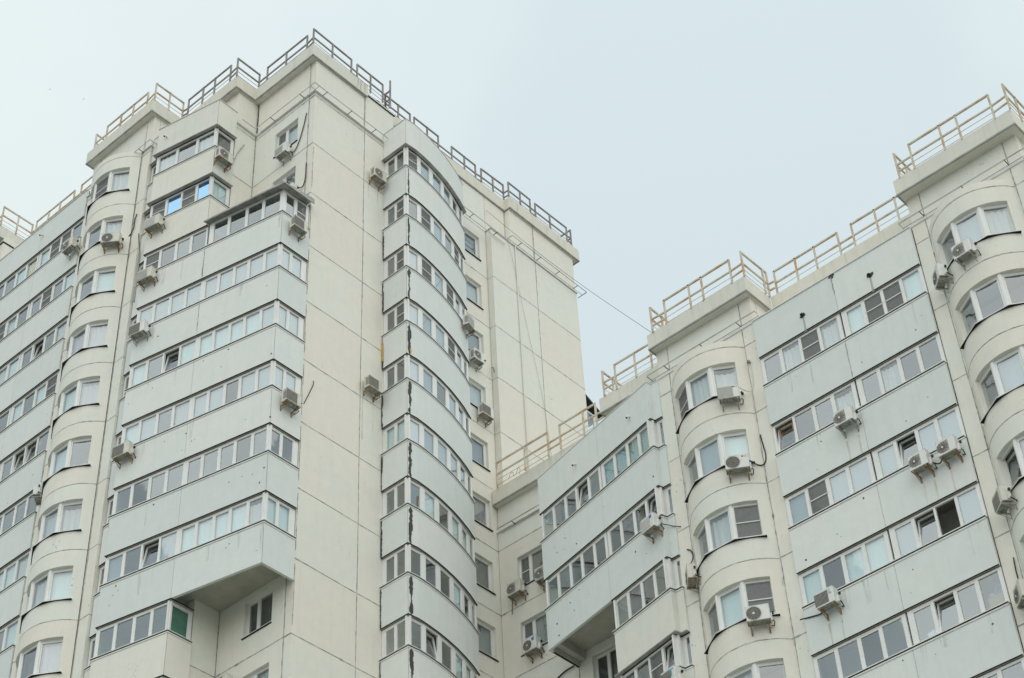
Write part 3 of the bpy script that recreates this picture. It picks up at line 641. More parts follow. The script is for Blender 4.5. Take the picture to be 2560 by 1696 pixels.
# ---- roof edge of the tower
zp0, zp1 = zc, 60.68+Z
def cornice(parent, path, z0, z1, label=None, lens=2.9):
    """parapet slabs along path, cut in lengths, with a drip edge underneath"""
    for i in range(len(path)-1):
        a, b = path[i], path[i+1]; L = math.hypot(b[0]-a[0], b[1]-a[1]); k = max(1, round(L/lens))
        for q in range(k):
            P = along(a, b, q/k+(.004/L if q else 0)); Q = along(a, b, (q+1)/k-(.004/L if q < k-1 else 0))
            dx, dy = (b[0]-a[0])/L, (b[1]-a[1])/L; nx, ny = dy, -dx
            e0 = 0 if q else (-.0); 
            # inner corners shortened so slabs butt instead of overlapping
            A0 = P; B0 = Q; ins = .55
            A1 = (P[0]-nx*ins, P[1]-ny*ins); B1 = (Q[0]-nx*ins, Q[1]-ny*ins)
            if q == 0: A0, A1 = offs(path, 0)[i], offs(path, -ins)[i]
            if q == k-1: B0, B1 = offs(path, 0)[i+1], offs(path, -ins)[i+1]
            m = MB(); m.prism([A0, B0, B1, A1], z0+random.uniform(-.012, .012), z1); m.build('parapet_slab', PARA, parent)
    m = MB(); m.ribbon(path, .012, -.05, z0-.02, z0+.03); m.build('drip_edge', FLASH, parent)
cornice(TOWER, [(-1.5,11.02),(-2.85,11.02),(-2.85,6.75),(-1.29,6.75),(-1.29,3.34),(-.27,3.34),(-.27,-.08),(2.80,-.08)], zp0, zp1)
cornice(TOWER, [(4.6,.24),(11.47,.24),(11.47,-.08),(16.12,-.08),(16.12,8)], zp0, zp1)
m = MB(); m.box((2.81,.0,60.2+Z),(4.44,.3,60.34+Z),PARA); m.box((2.81,-.02,60.19+Z),(4.46,.02,60.22+Z),SEALSHADE)
rr = random.Random(3)
for k in range(26):
    x = 2.85+1.5*rr.random(); h = .03+.12*rr.random()
    m.box((x,.04,60.33+Z),(x+.12,.2,60.33+Z+h),FLASH if k % 3 else PARA)
m.build('damaged_parapet', PARA, TOWER, label='low stretch of parapet with its coping broken off')
m = MB(); m.box((-1.4,10.9,J(-1)+.70),(-1.1,16.9,61.0+Z-.5)); m.build('parapet_slab', PARA, TOWER)
# roof deck and building mass behind the panels
m = MB()
m.box((.35,.62,0),(15.75,16.9,60.2+Z)); m.box((.36,.36,0),(4.40,.62,60.19+Z)); m.box((10.25,.36,0),(15.74,.62,60.19+Z))
m.build('building_core', SLAB, TOWER)
m = MB(); m.box((-.70,3.80,0),(.34,10.8,60.2+Z)); m.box((-1.28,10.84,0),(.34,16.88,60.2+Z)); m.box((-1.0,6.86,57.9+Z),(-.71,10.8,60.2+Z)); m.box((-2.2,7.2,J(-1)+.3),(-1.01,10.5,60.2+Z)); m.build('building_core', SLAB, TOWER)
# back walls seen behind the loggia glass
m = MB(); m.box((-1.29,10.9,0),(-1.281,16.88,J(-1)-.4)); m.build('loggia_back_wall', INNER, TOWER)
m = MB(); m.box((-1.05,3.80,0),(-.71,6.80,J(-1)-.35)); m.build('loggia_back_wall', INNER, TOWER)
# plain lower storeys (out of the picture)
m = MB(); m.box((-2.6,6.83,0),(-.71,10.85,J(12)-.02)); m.box((-2.6,10.9,0),(-1.3,16.9,J(12)-.9)); m.box((0,.33,0),(.34,3.44,J(12)-.02)); m.box((0,0,0),(4.42,.33,J(12)-.02)); m.box((10.2,0,0),(15.8,.33,J(12)-.02)); m.box((4.42,.31,0),(10.2,.6,J(12)-.02)); m.box((-1.05,3.45,0),(-.02,6.8,J(12)-.03))
m.build('lower_storeys', CREAM, TOWER)
m = MB(); m.prism(LH_floor, 0, J(11)-.92); m.prism(CVf, 0, J(11)-.92); m.build('lower_storeys', GREYC, TOWER)
# balcony at the far side of the tower with a dark lean-to roof
m = MB(); m.box((15.83,.4,J(2)-.5),(17.0,4.5,J(2)-.3)); root = m.build('loggia', SLAB, TOWER, label='far side balcony with a dark sloping roof, its edge just showing past the tower')
m = MB(); m.box((15.83,.45,49.2+Z),(17.0,.52,50.3+Z)); m.box((16.93,.52,49.2+Z),(17.0,4.5,50.3+Z)); m.build('parapet_panel', MINT, root)
glazing(root, (15.83,.5), (16.98,.5), 50.36+Z, 51.75+Z, 'gg', e0=.1, e1=.1)
m = MB(); m.add([(15.83,.3,52.55+Z),(17.35,.3,51.85+Z),(17.35,4.6,51.85+Z),(15.83,4.6,52.55+Z)], [(0,1,2,3)]); m.add([(15.83,.3,52.45+Z),(17.35,.3,51.75+Z),(17.35,4.6,51.75+Z),(15.83,4.6,52.45+Z)], [(0,1,2,3)]); m.add([(15.83,.3,52.55+Z),(17.35,.3,51.85+Z),(17.35,.3,51.75+Z),(15.83,.3,52.45+Z)], [(0,1,2,3)]); m.build('canopy', DARKMET, root)
# sliver of the next section at the left edge of the picture
m = MB(); m.box((-2.6,16.92,0),(-1.0,21,60.1+Z)); m.build('next_section_wall', CREAM, TOWER)
cornice(TOWER, [(-2.88,21.2),(-2.88,16.98),(-1.2,16.98)], zp0, zp1)
m = MB(); m.ribbon([(-2.6,21),(-2.6,16.93),(-1.2,16.93)], .03, -.02, zc-.3, zc-.22, SEALSHADE); m.build('ledge', SEALSHADE, TOWER)

# ================================================================== WING
w_zc, w_zt = 42.95+Z, 43.60+Z; w_ledge = 41.80+Z
rowsW = list(range(5, 13))
WS = [(10.08,-2.98),(8.60,-2.98),(7.89,-6.27),(7.30,-9.00),(7.50,-9.05),(7.50,-9.33)]
WH = [(8.95,-6.27),(7.89,-6.27),(7.30,-9.00),(7.50,-9.05),(7.50,-9.33)]
WSf = [(10.08,-3.07),(8.69,-3.07),(7.98,-6.27),(7.40,-8.95),(7.58,-9.10),(7.58,-9.33),(8.95,-9.33),(8.95,-6.1),(10.08,-6.1)]
WHf = [(8.95,-6.36),(7.98,-6.36),(7.40,-8.95),(7.58,-9.10),(7.58,-9.33),(8.95,-9.33)]
def ws_runs(left, right, small='g'):
    r = []
    if left:
        r.append(((10.08,-2.98),(8.60,-2.98),'gg',dict(e0=.1,e1=.1)))
        r.append(((8.60,-2.98),(7.89,-6.25),left,dict(e0=.08,e1=.08)))
    else: r.append(((8.95,-6.27),(7.89,-6.27),'g',dict(e0=.1,e1=.1)))
    r.append(((7.89,-6.29),(7.30,-9.00),right,dict(e0=.09,e1=.12)))
    r.append(((7.50,-8.97),(7.50,-9.33),small,dict(e0=.14,e1=.02)))
    return r
for n in range(5, 12):
    l, r, sm_ = {5:('gggtg','zzzz','g'), 6:('ggddg','dgdt','g'), 7:(None,'gddd','y'), 8:(None,'ggnt','g')}.get(n, (None, 'gggg', 'g'))
    rw = None
    if n < 7: rw = loggia(WING, n, WS, ws_runs(l, r, sm_), MINT, WSf, cuts=[(0,1),(1,2),(2,5)])
    else: rw = loggia(WING, n, WH, ws_runs(None, r, sm_), GREYC, WHf, top_kind='dark' if n == 7 else 'flash', cuts=[(0,1),(1,4)])
    filler(rw, (7.24,-8.985), (7.56,-9.065), n)
root = MB().prism(WSf, J(5)-.3, J(5)-.12).build('loggia_roof', SLAB, WING)
parapet_run(root, WS, J(5)-.88, J(5)+.68, MINT, cuts=[(0,1),(1,2),(2,5)])
m = MB(); m.ribbon(WS, .02, -.14, J(5)+.682, J(5)+.71, SILL); m.build('coping', SILL, root)
# beam under the hanging end of that stack
m = MB(); m.box((8.75,-3.36,J(7)-.72),(10.08,-3.14,J(7)-.37)); m.box((8.80,-3.10,J(7)-.88),(10.08,-3.0,J(7)-.80)); m.build('beam', SLAB, WING)
# W1 and W2 walls
for n in rowsW:
    z1, z0 = J(n), J(n+1)
    panel(WING, 'S', 10.1, -3.03, .28, z0, z1, CREAM, (-1.86,-.57,J(n)-2.05,J(n)-.72))
    h = (-4.9,-3.6,J(n)-2.05,J(n)-.66) if n >= 7 else None
    panel(WING, 'S', 10.1, -6.1, -3.03, z0, z1, CREAM, h)
    panel(WING, 'T+', -6.1, 8.98, 10.1, z0, z1, CREAM)
    panel(WING, 'S', 8.96, -9.35, -6.1, z0, z1, CREAM)
    for (a, b, q) in ((-.57, -1.86, {5:'ng', 6:'nN', 7:'gg'}.get(n, 'gg')), (-3.6, -4.9, {7:'do'}.get(n, 'gg'))):
        if a < -3 and not h: continue
        w = MB(); w.box((10.40, b-.1, z0+.3), (10.42, a+.1, z1-.4)); root = w.build('window', CURT['l'] if (n == 6 and a > -3) else ROOM, WING)
        glazing(root, (10.24, a), (10.24, b), J(n)-2.03, J(n)-.70, q, e0=.06, e1=.06, weights=[.6, 1] if a > -3 else [.8, 1], mull=.09)
        s_ = MB(); s_.box((10.05, b-.04, J(n)-2.08), (10.25, a+.04, J(n)-2.06), SILL); s_.box((10.06, b-.02, J(n)-2.105), (10.1, a+.02, J(n)-2.082), SEALSHADE); s_.build('sill', SILL, root)  # second box is black, painted shade below the sill
panel(WING, 'S', 10.1, -3.03, .28, J(5), w_ledge, CREAM); panel(WING, 'S', 10.1, -6.1, -3.03, J(5), w_ledge, CREAM); panel(WING, 'S', 8.96, -9.35, -6.1, J(5), w_ledge, CREAM); panel(WING, 'T+', -6.1, 8.98, 10.1, J(5), w_ledge, CREAM)
panel(WING, 'S', 10.13, -3.03, .28, w_ledge, w_zc+.1, CREAM); panel(WING, 'S', 10.13, -6.1, -3.03, w_ledge, w_zc+.1, CREAM); panel(WING, 'S', 8.99, -9.35, -6.1, w_ledge, w_zc+.1, CREAM); panel(WING, 'T+', -6.13, 9.0, 10.13, w_ledge, w_zc+.1, CREAM)
seams(WING, 'S', 10.1, [-3.03], [J(n) for n in rowsW], -6.1, .29, 0, w_zc)
m = MB(); m.box((10.04,-3.5,w_ledge-.02),(10.12,.28,w_ledge+.02)); m.build('ledge', SILL, WING)
# bays and flush bands
bay(WING, 8.54, -11.31, 6.79, 5, 13, {5:'nww', 6:'gqc', 7:'gwn', 8:'gcn', 9:'gwe'}, 7.57, 9)
bay(WING, 8.54, -21.42, 6.79, 5, 13, {5:'gqw', 6:'gee', 7:'gqg', 8:'tll', 9:'gee'}, 7.57, 9)
W4 = [(7.45,-13.34),(7.45,-16.43),(7.45,-19.40)]; W4f = [(7.54,-13.34),(7.54,-19.40),(8.72,-19.40),(8.72,-13.34)]
W4C = {5:('gwnw','cnnc'), 6:('tggw','gwgg'), 7:('qnqq','qtqq'), 8:('cecc','qtoq'), 9:('gggg','gtgg'), 10:('qgqq','gtgg'), 11:('gggg','gggg')}
for n in range(5, 12):
    a, b = W4C[n]
    loggia(WING, n, W4, [((7.45,-13.34),(7.45,-16.40),a,dict(e0=.08,e1=.12)), ((7.45,-16.46),(7.45,-19.40),b,dict(e0=.14,e1=.10))], MINT, W4f)
root = MB().prism(W4f, J(5)-.3, J(5)-.12).build('loggia_roof', SLAB, WING)
parapet_run(root, W4, J(5)-.88, J(5)+.68, MINT)
m = MB(); m.ribbon(W4, .035, -1.3, J(5)+.682, J(5)+.71, SILL); m.build('coping', SILL, root)
W6 = [(7.45,-23.46),(7.45,-26.4),(7.45,-29.4)]
for n in range(5, 12):
    loggia(WING, n, W6, [((7.45,-23.46),(7.45,-26.38),'gggg',{}), ((7.45,-26.42),(7.45,-29.4),'gggg',{})], MINT, [(7.54,-23.46),(7.54,-29.4),(8.72,-29.4),(8.72,-23.46)])
root = MB().prism([(7.54,-23.46),(7.54,-29.4),(8.72,-29.4),(8.72,-23.46)], J(5)-.3, J(5)-.12).build('loggia_roof', SLAB, WING)
parapet_run(root, W6, J(5)-.88, J(5)+.68, MINT)
m = MB(); m.ribbon(W6, .035, -1.3, J(5)+.682, J(5)+.71, SILL); m.build('coping', SILL, root)
for ct in (-11.31, -21.42):
    for a, b in ((-2.01,-1.51),(-1.51,1.51),(1.51,2.01)):
        panel(WING, 'S', 7.57, ct+a, ct+b, J(5), w_ledge, CREAM)
        panel(WING, 'S', 7.62, ct+a+(.03 if a < -2 else 0), ct+b-(.03 if b > 2 else 0), w_ledge, w_zc+.1, CREAM)
    panel(WING, 'T', ct-2.01, 7.92, 8.9, J(5)-.9, w_ledge, CREAM); panel(WING, 'T', ct-1.98, 7.95, 8.9, w_ledge, w_zc+.1, CREAM)
    panel(WING, 'T+', ct+2.01, 7.92, 8.96, J(13), w_ledge, CREAM); panel(WING, 'T+', ct+1.98, 7.95, 8.96, w_ledge, w_zc+.1, CREAM)
    seams(WING, 'S', 7.62, [ct-1.51, ct+1.51], [], 0, 0, w_ledge, w_zc)
    m = MB(); m.ribbon([(8.9,ct+1.99),(7.60,ct+1.99),(7.60,ct-1.99),(8.0,ct-1.99)],   .06, -.02, w_ledge-.08, w_ledge+.03, SILL); m.build('ledge', SILL, WING)
cornice(WING, [(9.86,.26),(9.86,-5.97),(8.67,-5.97),(8.67,-9.27),(7.29,-9.27),(7.29,-13.42),(8.74,-13.42)], w_zc, w_zt)
cornice(WING, [(8.74,-19.36),(7.21,-19.36),(7.21,-23.64),(8.74,-23.64)], w_zc, w_zt)
m = MB()
for a, b in ((-13.43,-16.42),(-16.43,-19.35)): m = MB(); m.box((8.76,b,J(5)+.72),(9.05,a,w_zt)); m.build('parapet_slab', PARA, WING)
m = MB(); m.box((8.76,-29.4,J(5)+.72),(9.05,-23.65,w_zt)); m.build('parapet_slab', PARA, WING)
m = MB(); m.box((10.43,-29.4,0),(22,.3,43.2+Z)); m.box((9.32,-29.4,0),(10.44,-6.2,43.2+Z)); m.build('building_core', SLAB, WING)
m = MB(); m.box((8.76,-13.33,0),(9.31,-13.0,43.1+Z)); m.box((8.73,-19.4,0),(9.31,-13.34,J(5)-.3)); m.box((8.73,-29.4,0),(9.31,-23.4,J(5)-.3)); m.build('loggia_back_wall', INNER, WING)
m = MB()
for ct in (-11.31, -21.42): m.box((8.93,ct-2.0,0),(9.31,ct+2.0,43.1+Z)); m.box((7.9,ct-1.9,J(5)+.35),(8.92,ct+1.9,43.1+Z))
m.build('building_core', SLAB, WING)
m = MB()
for ct in (-11.31, -21.42): m.box((7.57,ct-2.01,0),(8.9,ct+2.01,J(13)-.02))
m.box((10.1,-6.1,0),(10.42,.28,J(13)-.02)); m.box((8.96,-9.3,0),(9.31,-6.1,J(13)-.02)); m.box((7.57,-19.4,0),(8.7,-13.34,J(12)-.92)); m.box((7.57,-29.4,0),(8.7,-23.46,J(12)-.92)); m.build('lower_storeys', CREAM, WING)
m = MB(); m.prism(WHf, 0, J(12)-.92); m.build('lower_storeys', GREYC, WING)

# ================================================================== small parts of the two blocks
def stub(parent, P, n, label):
    """short sloping drain pipe sticking out of a panel"""
    m = MB(); x, y, z = P; nx, ny = n
    m.tube([(x-nx*.05, y-ny*.05, z), (x+nx*.10, y+ny*.10, z-.01), (x+nx*.15, y+ny*.15, z-.09)], .042, 8, SILL)
    m.tube([(x+nx*.149, y+ny*.149, z-.088), (x+nx*.153, y+ny*.153, z-.095)], .036, 8, SEALSHADE)
    m.build('drain_stub', SILL, parent, label=label)
wn = (-.977, .212); ln = (-.977, -.212)
stub(WING, (7.51,-8.04,40.83+Z), wn, 'drain stub near the column'); stub(WING, (8.14,-5.11,40.83+Z), wn, 'drain stub near the free end')
stub(TOWER, (-2.62,5.8,57.74+Z), ln, 'drain stub on the top cream panel'); stub(TOWER, (-2.66,13.69,57.77+Z), (-1, 0), 'drain stub on the flush mint band')
def hole(parent, x, y, z, r, seed, face='S', n=(-1, 0)):
    rr = random.Random(seed); m = MB(); k = 11; tx, ty = -n[1], n[0]
    ring = []
    for i in range(k):
        a = 2*math.pi*i/k; q = r*rr.uniform(.6, 1.25); ring.append((x+n[0]*.006+tx*q*math.cos(a), y+n[1]*.006+ty*q*math.cos(a), z+q*math.sin(a)))
    m.add(ring+[(p[0]-n[0]*.03, p[1]-n[1]*.03, p[2]) for p in ring], [tuple(range(k))]+[(i, (i+1) % k, (i+1) % k+k, i+k) for i in range(k)]); return m
for (y, sd) in ((-17.74, 2), (-15.19, 4)):
    hole(WING, 7.45, y, 40.74+Z, .115, sd).build('broken_patch', MORTAR, WING)
    m = MB(); m.tube([(7.50,y,40.74+Z),(7.38,y,40.74+Z),(7.33,y,40.68+Z)], .045, 8, DARKMET); m.build('drain_stub', DARKMET, WING)
    m = MB(); m.quadbar((7.446,y-.03,40.05+Z),(7.446,y+.05,40.05+Z),(7.446,y+.035,40.62+Z),(7.446,y-.02,40.62+Z),(.01,0,0)); m.build('stain', plain('grey_run_mark', (.42,.45,.41), .9), WING)
# knocks and chips on the painted panels: too small and many to part
rr = random.Random(11); m = MB(); k = 0
spots = []
for n in range(2, 7):
    for _ in range(7): spots.append((n, 'L', rr.random(), rr.random()))
for n in (5, 6):
    for _ in range(8): spots.append((n, 'W', rr.random(), rr.random()))
for n in range(5, 10):
    for _ in range(4): spots.append((n, 'B', rr.random(), rr.random()))
for n in range(0, 9):
    for _ in range(3): spots.append((n, 'F', rr.random(), rr.random()))
for n, w_, u, v in spots:
    z = J(n)-2.25-1.2*v; r = rr.choice((.012, .016, .022, .034))
    if w_ == 'L': p = along((-2.71,6.23), (-1.35,-.05), u); nn = ln
    elif w_ == 'W': p = along((8.60,-2.98), (7.30,-9.0), u); nn = wn
    elif w_ == 'B': p = (7.45, -13.5-5.8*u); nn = (-1, 0)
    else: p = (-2.65, 11+5.6*u); nn = (-1, 0)
    h = hole(None, p[0], p[1], z, r, int(u*1e6), n=nn); m.add(h.v, h.f)
tag(m.build('chipped_spots', MORTAR, TOWER), kind='stuff')
# wide dirty seams in the top mint panels of the right block
ragged(WING, 7.45, -16.43, -1, 0, 0, -1, J(5)-.2, J(5)+.60, .05, JOINT, 31); ragged(WING, 7.45, -16.43, -1, 0, 0, -1, J(6)-.8, J(6)+.55, .035, JOINT, 32)
hole(WING, 7.45, -16.45, J(5)+.62, .12, 9).build('broken_patch', MORTAR, WING)
ragged(TOWER, -2.08, 3.33, -.977, -.212, .212, -.977, J(2)-.8, J(2)+.6, .05, JOINT, 33); ragged(TOWER, -2.08, 3.33, -.977, -.212, .212, -.977, J(3)-.7, J(3)+.6, .03, JOINT, 34)
ragged(TOWER, -.02+.0, 0.0-.004, 0, -1, 1, 0, J(8), J(8)+.01, .01, JOINT, 35)
for n in range(0, 8):
    ragged(TOWER, .04, -.001, 0, -1, 1, 0, J(n+1)+.3, J(n)-.2, .028, JOINT, 300+n)
ragged(TOWER, -2.46, 6.80, -1, 0, 0, -1, J(0)-3.3, J(0)-2.3, .05, MORTAR, 36); ragged(TOWER, -2.46, 6.80, -1, 0, 0, -1, J(1)-3.2, J(1)-2.3, .05, MORTAR, 37)

# ================================================================== roof railings
def railing(label, mat, runs, zb, h=1.13, posts_only=()):
    """runs: list of (points along the run, kind); kind 'frame' has a top rail, 'gap' only the lower rails"""
    p0 = runs[0][0][0]; root = empty('roof_railing', (p0[0], p0[1], zb), label, 'railing', 'railings along the roof edges')
    done = set()
    for pts, kind in runs:
        if kind == 'frame':
            for p in pts:
                key = (round(p[0], 2), round(p[1], 2))
                if key in done: continue
                done.add(key); hh = p[2] if len(p) > 2 else h
                m = MB(); m.box((p[0]-.03, p[1]-.03, zb-.03), (p[0]+.03, p[1]+.03, zb+hh+(0 if hh != h else -.002))); m.build('post', mat, root)
            a, b = pts[0], pts[-1]
            m = MB(); m.bar((a[0], a[1], zb+h-.03), (b[0], b[1], zb+h-.03), .06); m.build('top_rail', mat, root)
        a, b = pts[0], pts[-1]
        m = MB(); m.bar((a[0], a[1], zb+.57), (b[0], b[1], zb+.57), .054); m.build('middle_rail', mat, root)
        if kind == 'gap':
            m = MB(); m.bar((a[0], a[1], zb+.27), (b[0], b[1], zb+.27), .05); m.build('lower_rail', mat, root)
        else:
            for q in (.30, .06):
                m = MB(); m.bar((a[0], a[1], zb+q), (b[0], b[1], zb+q), .016); m.build('rod', mat, root)
    return root
def fr(*pts): return (list(pts), 'frame')
def gp(a, b): return ([a, b], 'gap')
RT, RW = zp1, w_zt
railing('rusty railing at the far left edge of the picture, turning back from the camera', RUSTY, [fr((-2.88,19.4),(-2.88,18.5),(-2.88,17.5)), gp((-2.88,17.5),(-2.88,16.95)), fr((-2.88,16.95),(-2.08,16.95),(-1.33,16.95))], RT)
railing('rusty railing low behind the leftmost mint band, left of the curved bay', RUSTY, [gp((-1.33,16.95),(-1.33,16.64)), fr((-1.33,16.64),(-1.33,15.78),(-1.33,14.98),(-1.33,13.98)), gp((-1.33,13.98),(-1.33,13.49)), fr((-1.33,13.49),(-1.33,12.6),(-1.33,11.8),(-1.33,11.1))], RT)
railing('rusty railing above the left tower bay with the arched top', RUSTY, [fr((-1.5,10.75),(-2.1,10.75),(-2.72,10.75)), gp((-2.70,10.72),(-2.68,10.06)), fr((-2.68,10.06),(-2.68,9.14),(-2.68,8.33),(-2.68,7.40)), gp((-2.68,7.40),(-2.74,6.79)), fr((-2.76,6.78),(-2.02,6.78),(-1.30,6.78))], RT)
railing('grey railing over the narrow step between the bay and the tower corner', RAILG, [gp((-1.28,6.78),(-1.25,6.49)), fr((-1.25,6.49),(-1.25,5.57),(-1.25,4.83),(-1.25,3.85)), gp((-1.25,3.85),(-1.29,3.40)), fr((-1.30,3.37),(-.11,3.37))], RT)
railing('grey railing at the highest corner of the tower, left side', RAILG, [gp((-.12,3.30),(-.13,2.85)), fr((-.13,2.85),(-.13,1.71),(-.13,.47)), gp((-.13,.47),(-.18,.06))], RT)
railing('grey railing from the tower corner down to the thin upright pole', RAILG, [fr((-.19,.03),(.89,.05),(1.98,.07)), gp((1.98,.07),(2.32,.08)), fr((2.32,.08),(3.11,.09),(3.82,.09)), gp((3.82,.09),(4.26,.09)), fr((4.26,.09,1.75),(4.26,.40)), fr((4.26,.10),(5.05,.40),(5.76,.38))][:4], RT)
railing('grey railing over the curved balcony stack with a tall pole at its start', RAILG, [fr((4.26,.09,1.75),(4.26,.40)), fr((4.28,.40),(5.05,.40),(5.76,.40)), gp((5.76,.40),(6.01,.40)), fr((6.01,.40),(6.81,.40),(7.49,.40)), gp((7.49,.40),(8.33,.40)), fr((8.33,.40),(9.13,.40),(9.83,.40)), gp((9.83,.40),(10.16,.36)), fr((10.16,.36),(10.89,.34),(11.55,.32)), gp((11.55,.32),(11.57,.06))], RT)
railing('grey railing ending at the far right corner of the tower roof', RAILG, [fr((11.59,.05),(12.36,.05),(13.03,.05)), gp((13.03,.05),(13.37,.05)), fr((13.37,.05),(14.35,.04),(15.49,.03)), gp((15.49,.03),(15.72,.0)), fr((15.74,-.0),(15.74,.75),(15.74,1.5)), gp((15.74,1.5),(15.74,1.9)), fr((15.74,1.9),(15.74,2.8),(15.74,3.7))], RT)
railing('rusty railing low in the corner where the right block meets the tower', RUSTY, [fr((9.77,-.1),(9.77,-1.50),(9.77,-2.64)), gp((9.77,-2.64),(9.77,-3.23)), fr((9.77,-3.23),(9.77,-4.35),(9.77,-4.95)), gp((9.77,-4.95),(9.77,-6.2))], RW)
railing('rusty railing on the step left of the middle arched bay', RUSTY, [fr((9.75,-6.26),(9.2,-6.26),(8.62,-6.26)), gp((8.62,-6.26),(8.65,-6.80)), fr((8.65,-6.80),(8.66,-7.69),(8.68,-8.39),(8.68,-9.2))], RW)
railing('rusty railing above the middle arched bay', RUSTY, [fr((8.6,-9.56),(7.9,-9.56),(7.26,-9.56)), gp((7.28,-9.56),(7.32,-10.12)), fr((7.32,-10.12),(7.32,-11.19),(7.32,-11.73),(7.32,-12.92)), gp((7.32,-12.92),(7.29,-13.40)), fr((7.29,-13.44),(8.46,-13.46),(8.68,-13.46))], RW)
railing('rusty railing along the parapet between the two arched bays', RUSTY, [gp((8.72,-13.48),(8.73,-13.68)), fr((8.84,-13.68),(8.84,-14.55),(8.84,-15.33),(8.84,-16.28)), gp((8.84,-16.28),(8.84,-16.84)), fr((8.84,-16.84),(8.84,-17.76),(8.84,-18.55),(8.84,-19.3))], RW)
railing('rusty railing above the rightmost arched bay', RUSTY, [fr((8.6,-19.62),(7.9,-19.62),(7.22,-19.62)), gp((7.22,-19.62),(7.22,-20.18)), fr((7.22,-20.18),(7.22,-21.3),(7.22,-21.91),(7.22,-23.1)), gp((7.22,-23.1),(7.17,-23.62)), fr((7.17,-23.66),(7.89,-23.66),(8.68,-23.66)), fr((8.84,-23.9),(8.84,-25.2),(8.84,-26.5))], RW)

# ================================================================== metal strips on brackets in front of the top joints
def tray(label, path, z, off=.26, every=1.15, w=.05, inner=None):
    p0 = path[0]; root = empty('cable_tray', (p0[0], p0[1], z), label, 'cable tray', 'cable trays under the roof edges')
    m = MB(); m.ribbon(path, .006, -.0, z-.03, z+.03)
    m.build('strip', SILVER, root)
    for i in range(len(path)-1):
        a, b = path[i], path[i+1]; L = math.hypot(b[0]-a[0], b[1]-a[1]); dx, dy = (b[0]-a[0])/L, (b[1]-a[1])/L; nx, ny = dy, -dx
        k = max(1, int(L/every))
        if L < .7: continue
        for q in range(k):
            P = along(a, b, (q+.5)/k); m = MB(); m.bar((P[0]+nx*.02, P[1]+ny*.02, z-.01), (P[0]-nx*off, P[1]-ny*off, z-.02), .022); m.build('bracket', DARKMET, root)
    for q, (a, b) in enumerate(zip(path[:-1], path[1:])):
        L = math.hypot(b[0]-a[0], b[1]-a[1])
        if L < .7: continue
        nx, ny = (b[1]-a[1])/L, -(b[0]-a[0])/L
        m = MB(); m.bar((a[0]-nx*(off-.03), a[1]-ny*(off-.03), z-.04), (b[0]-nx*(off-.03), b[1]-ny*(off-.03), z-.04), .016); m.build('strip', SILVER, root)
    return root
tray('thin metal strip on brackets around the highest corner of the tower', [(-.30,3.12),(-.30,-.30),(3.74,-.30)], 58.02+Z)
tray('thin metal strip along the side of the recess left of the tower corner', [(-.98,3.14),(-.30,3.14)][::1] if False else [(-1.0,3.14),(-.34,3.14)], 58.02+Z)
tray('thin metal strip under the cornice of the left tower bay', [(-2.86,10.8),(-2.86,6.58),(-2.3,6.58)], 58.02+Z)
tray('thin metal strip high on the far right part of the tower, past the white pipe', [(11.25,.0),(11.25,-.30),(16.14,-.30),(16.14,.2)], 57.92+Z)
tray('thin metal strip behind the curved stack, ending at the white pipe', [(8.1,-.28),(11.05,-.28)], 57.45+Z)
tray('thin metal strip under the cornice of the middle arched bay', [(7.9,-9.05),(7.31,-9.05),(7.31,-13.56),(7.42,-13.56)], 41.90+Z)
tray('thin metal strip under the cornice of the rightmost arched bay', [(7.9,-19.15),(7.31,-19.15),(7.31,-23.7)], 41.90+Z)
tray('thin metal strip in the corner between tower and right block', [(9.84,.1),(9.84,-2.8)], 41.75+Z, every=1.3)

# ================================================================== cables and pipes
def cable(label, pts, r=.014, mat=BLACK, name='cable', cat='cable', smooth=3, group=None):
    P = [Vector((x, y, z)) for x, y, z in pts]
    for _ in range(smooth):
        if len(P) < 3: break
        Q = [P[0]]
        for i in range(len(P)-1): Q += [P[i]*.75+P[i+1]*.25, P[i]*.25+P[i+1]*.75]
        P = Q+[P[-1]]
    m = MB(); m.tube(P, r, 6); o = m.build(name, mat, smooth=True); return tag(o, label, cat, group)
W_ = [(10.31,.28,59.18), (9.2,-3.9,53.1-1.2), (7.30,-9.48,43.62)]
n_ = 24; a_, b_ = Vector((10.31,.28,59.18+Z)), Vector((7.30,-9.48,43.62+Z)); m = MB()
m.tube([a_.lerp(b_, k/n_)+Vector((0, 0, -.25*math.sin(math.pi*k/n_))) for k in range(n_+1)], .008, 5); tag(m.build('cable', DARKMET), 'thin straight wire slung across the sky from the tower to the right block', 'cable')
cable('white vertical pipe down the far right wall of the tower', [(11.71,-.05,58.0+Z),(11.71,-.05,36+Z)], .028, HOSE, 'pipe', 'pipe')
cable('thin loose grey wire hanging beside the white pipe', [(11.2,-.04,57.9+Z),(11.39,-.04,57.3+Z),(11.69,-.04,55.8+Z),(12.19,-.05,53.12+Z),(12.83,-.05,50.24+Z),(13.12,-.04,47.82+Z),(13.3,-.04,45+Z)], .006, FLASH)
cable('black hose from the highest side unit up to a hole in the cream wall', [(-1.30,3.25,55.0+Z),(-1.0,3.38,55.89+Z),(-.9,3.4,56.3+Z),(-.59,3.41,57.06+Z)], .018, FLASH)
cable('black hose looping up beside the top corner window of the tower', [(-.2,1.1,55.3+Z),(-.04,1.15,55.15+Z),(-.04,.85,55.3+Z),(-.04,.55,56.2+Z),(-.04,.40,56.98+Z)], .02)
cable('black hose rising from behind the canopy of the added balcony', [(-.2,.75,52.9+Z),(-.04,.45,52.66+Z),(-.04,.28,53.0+Z),(-.04,.28,53.99+Z)], .02)
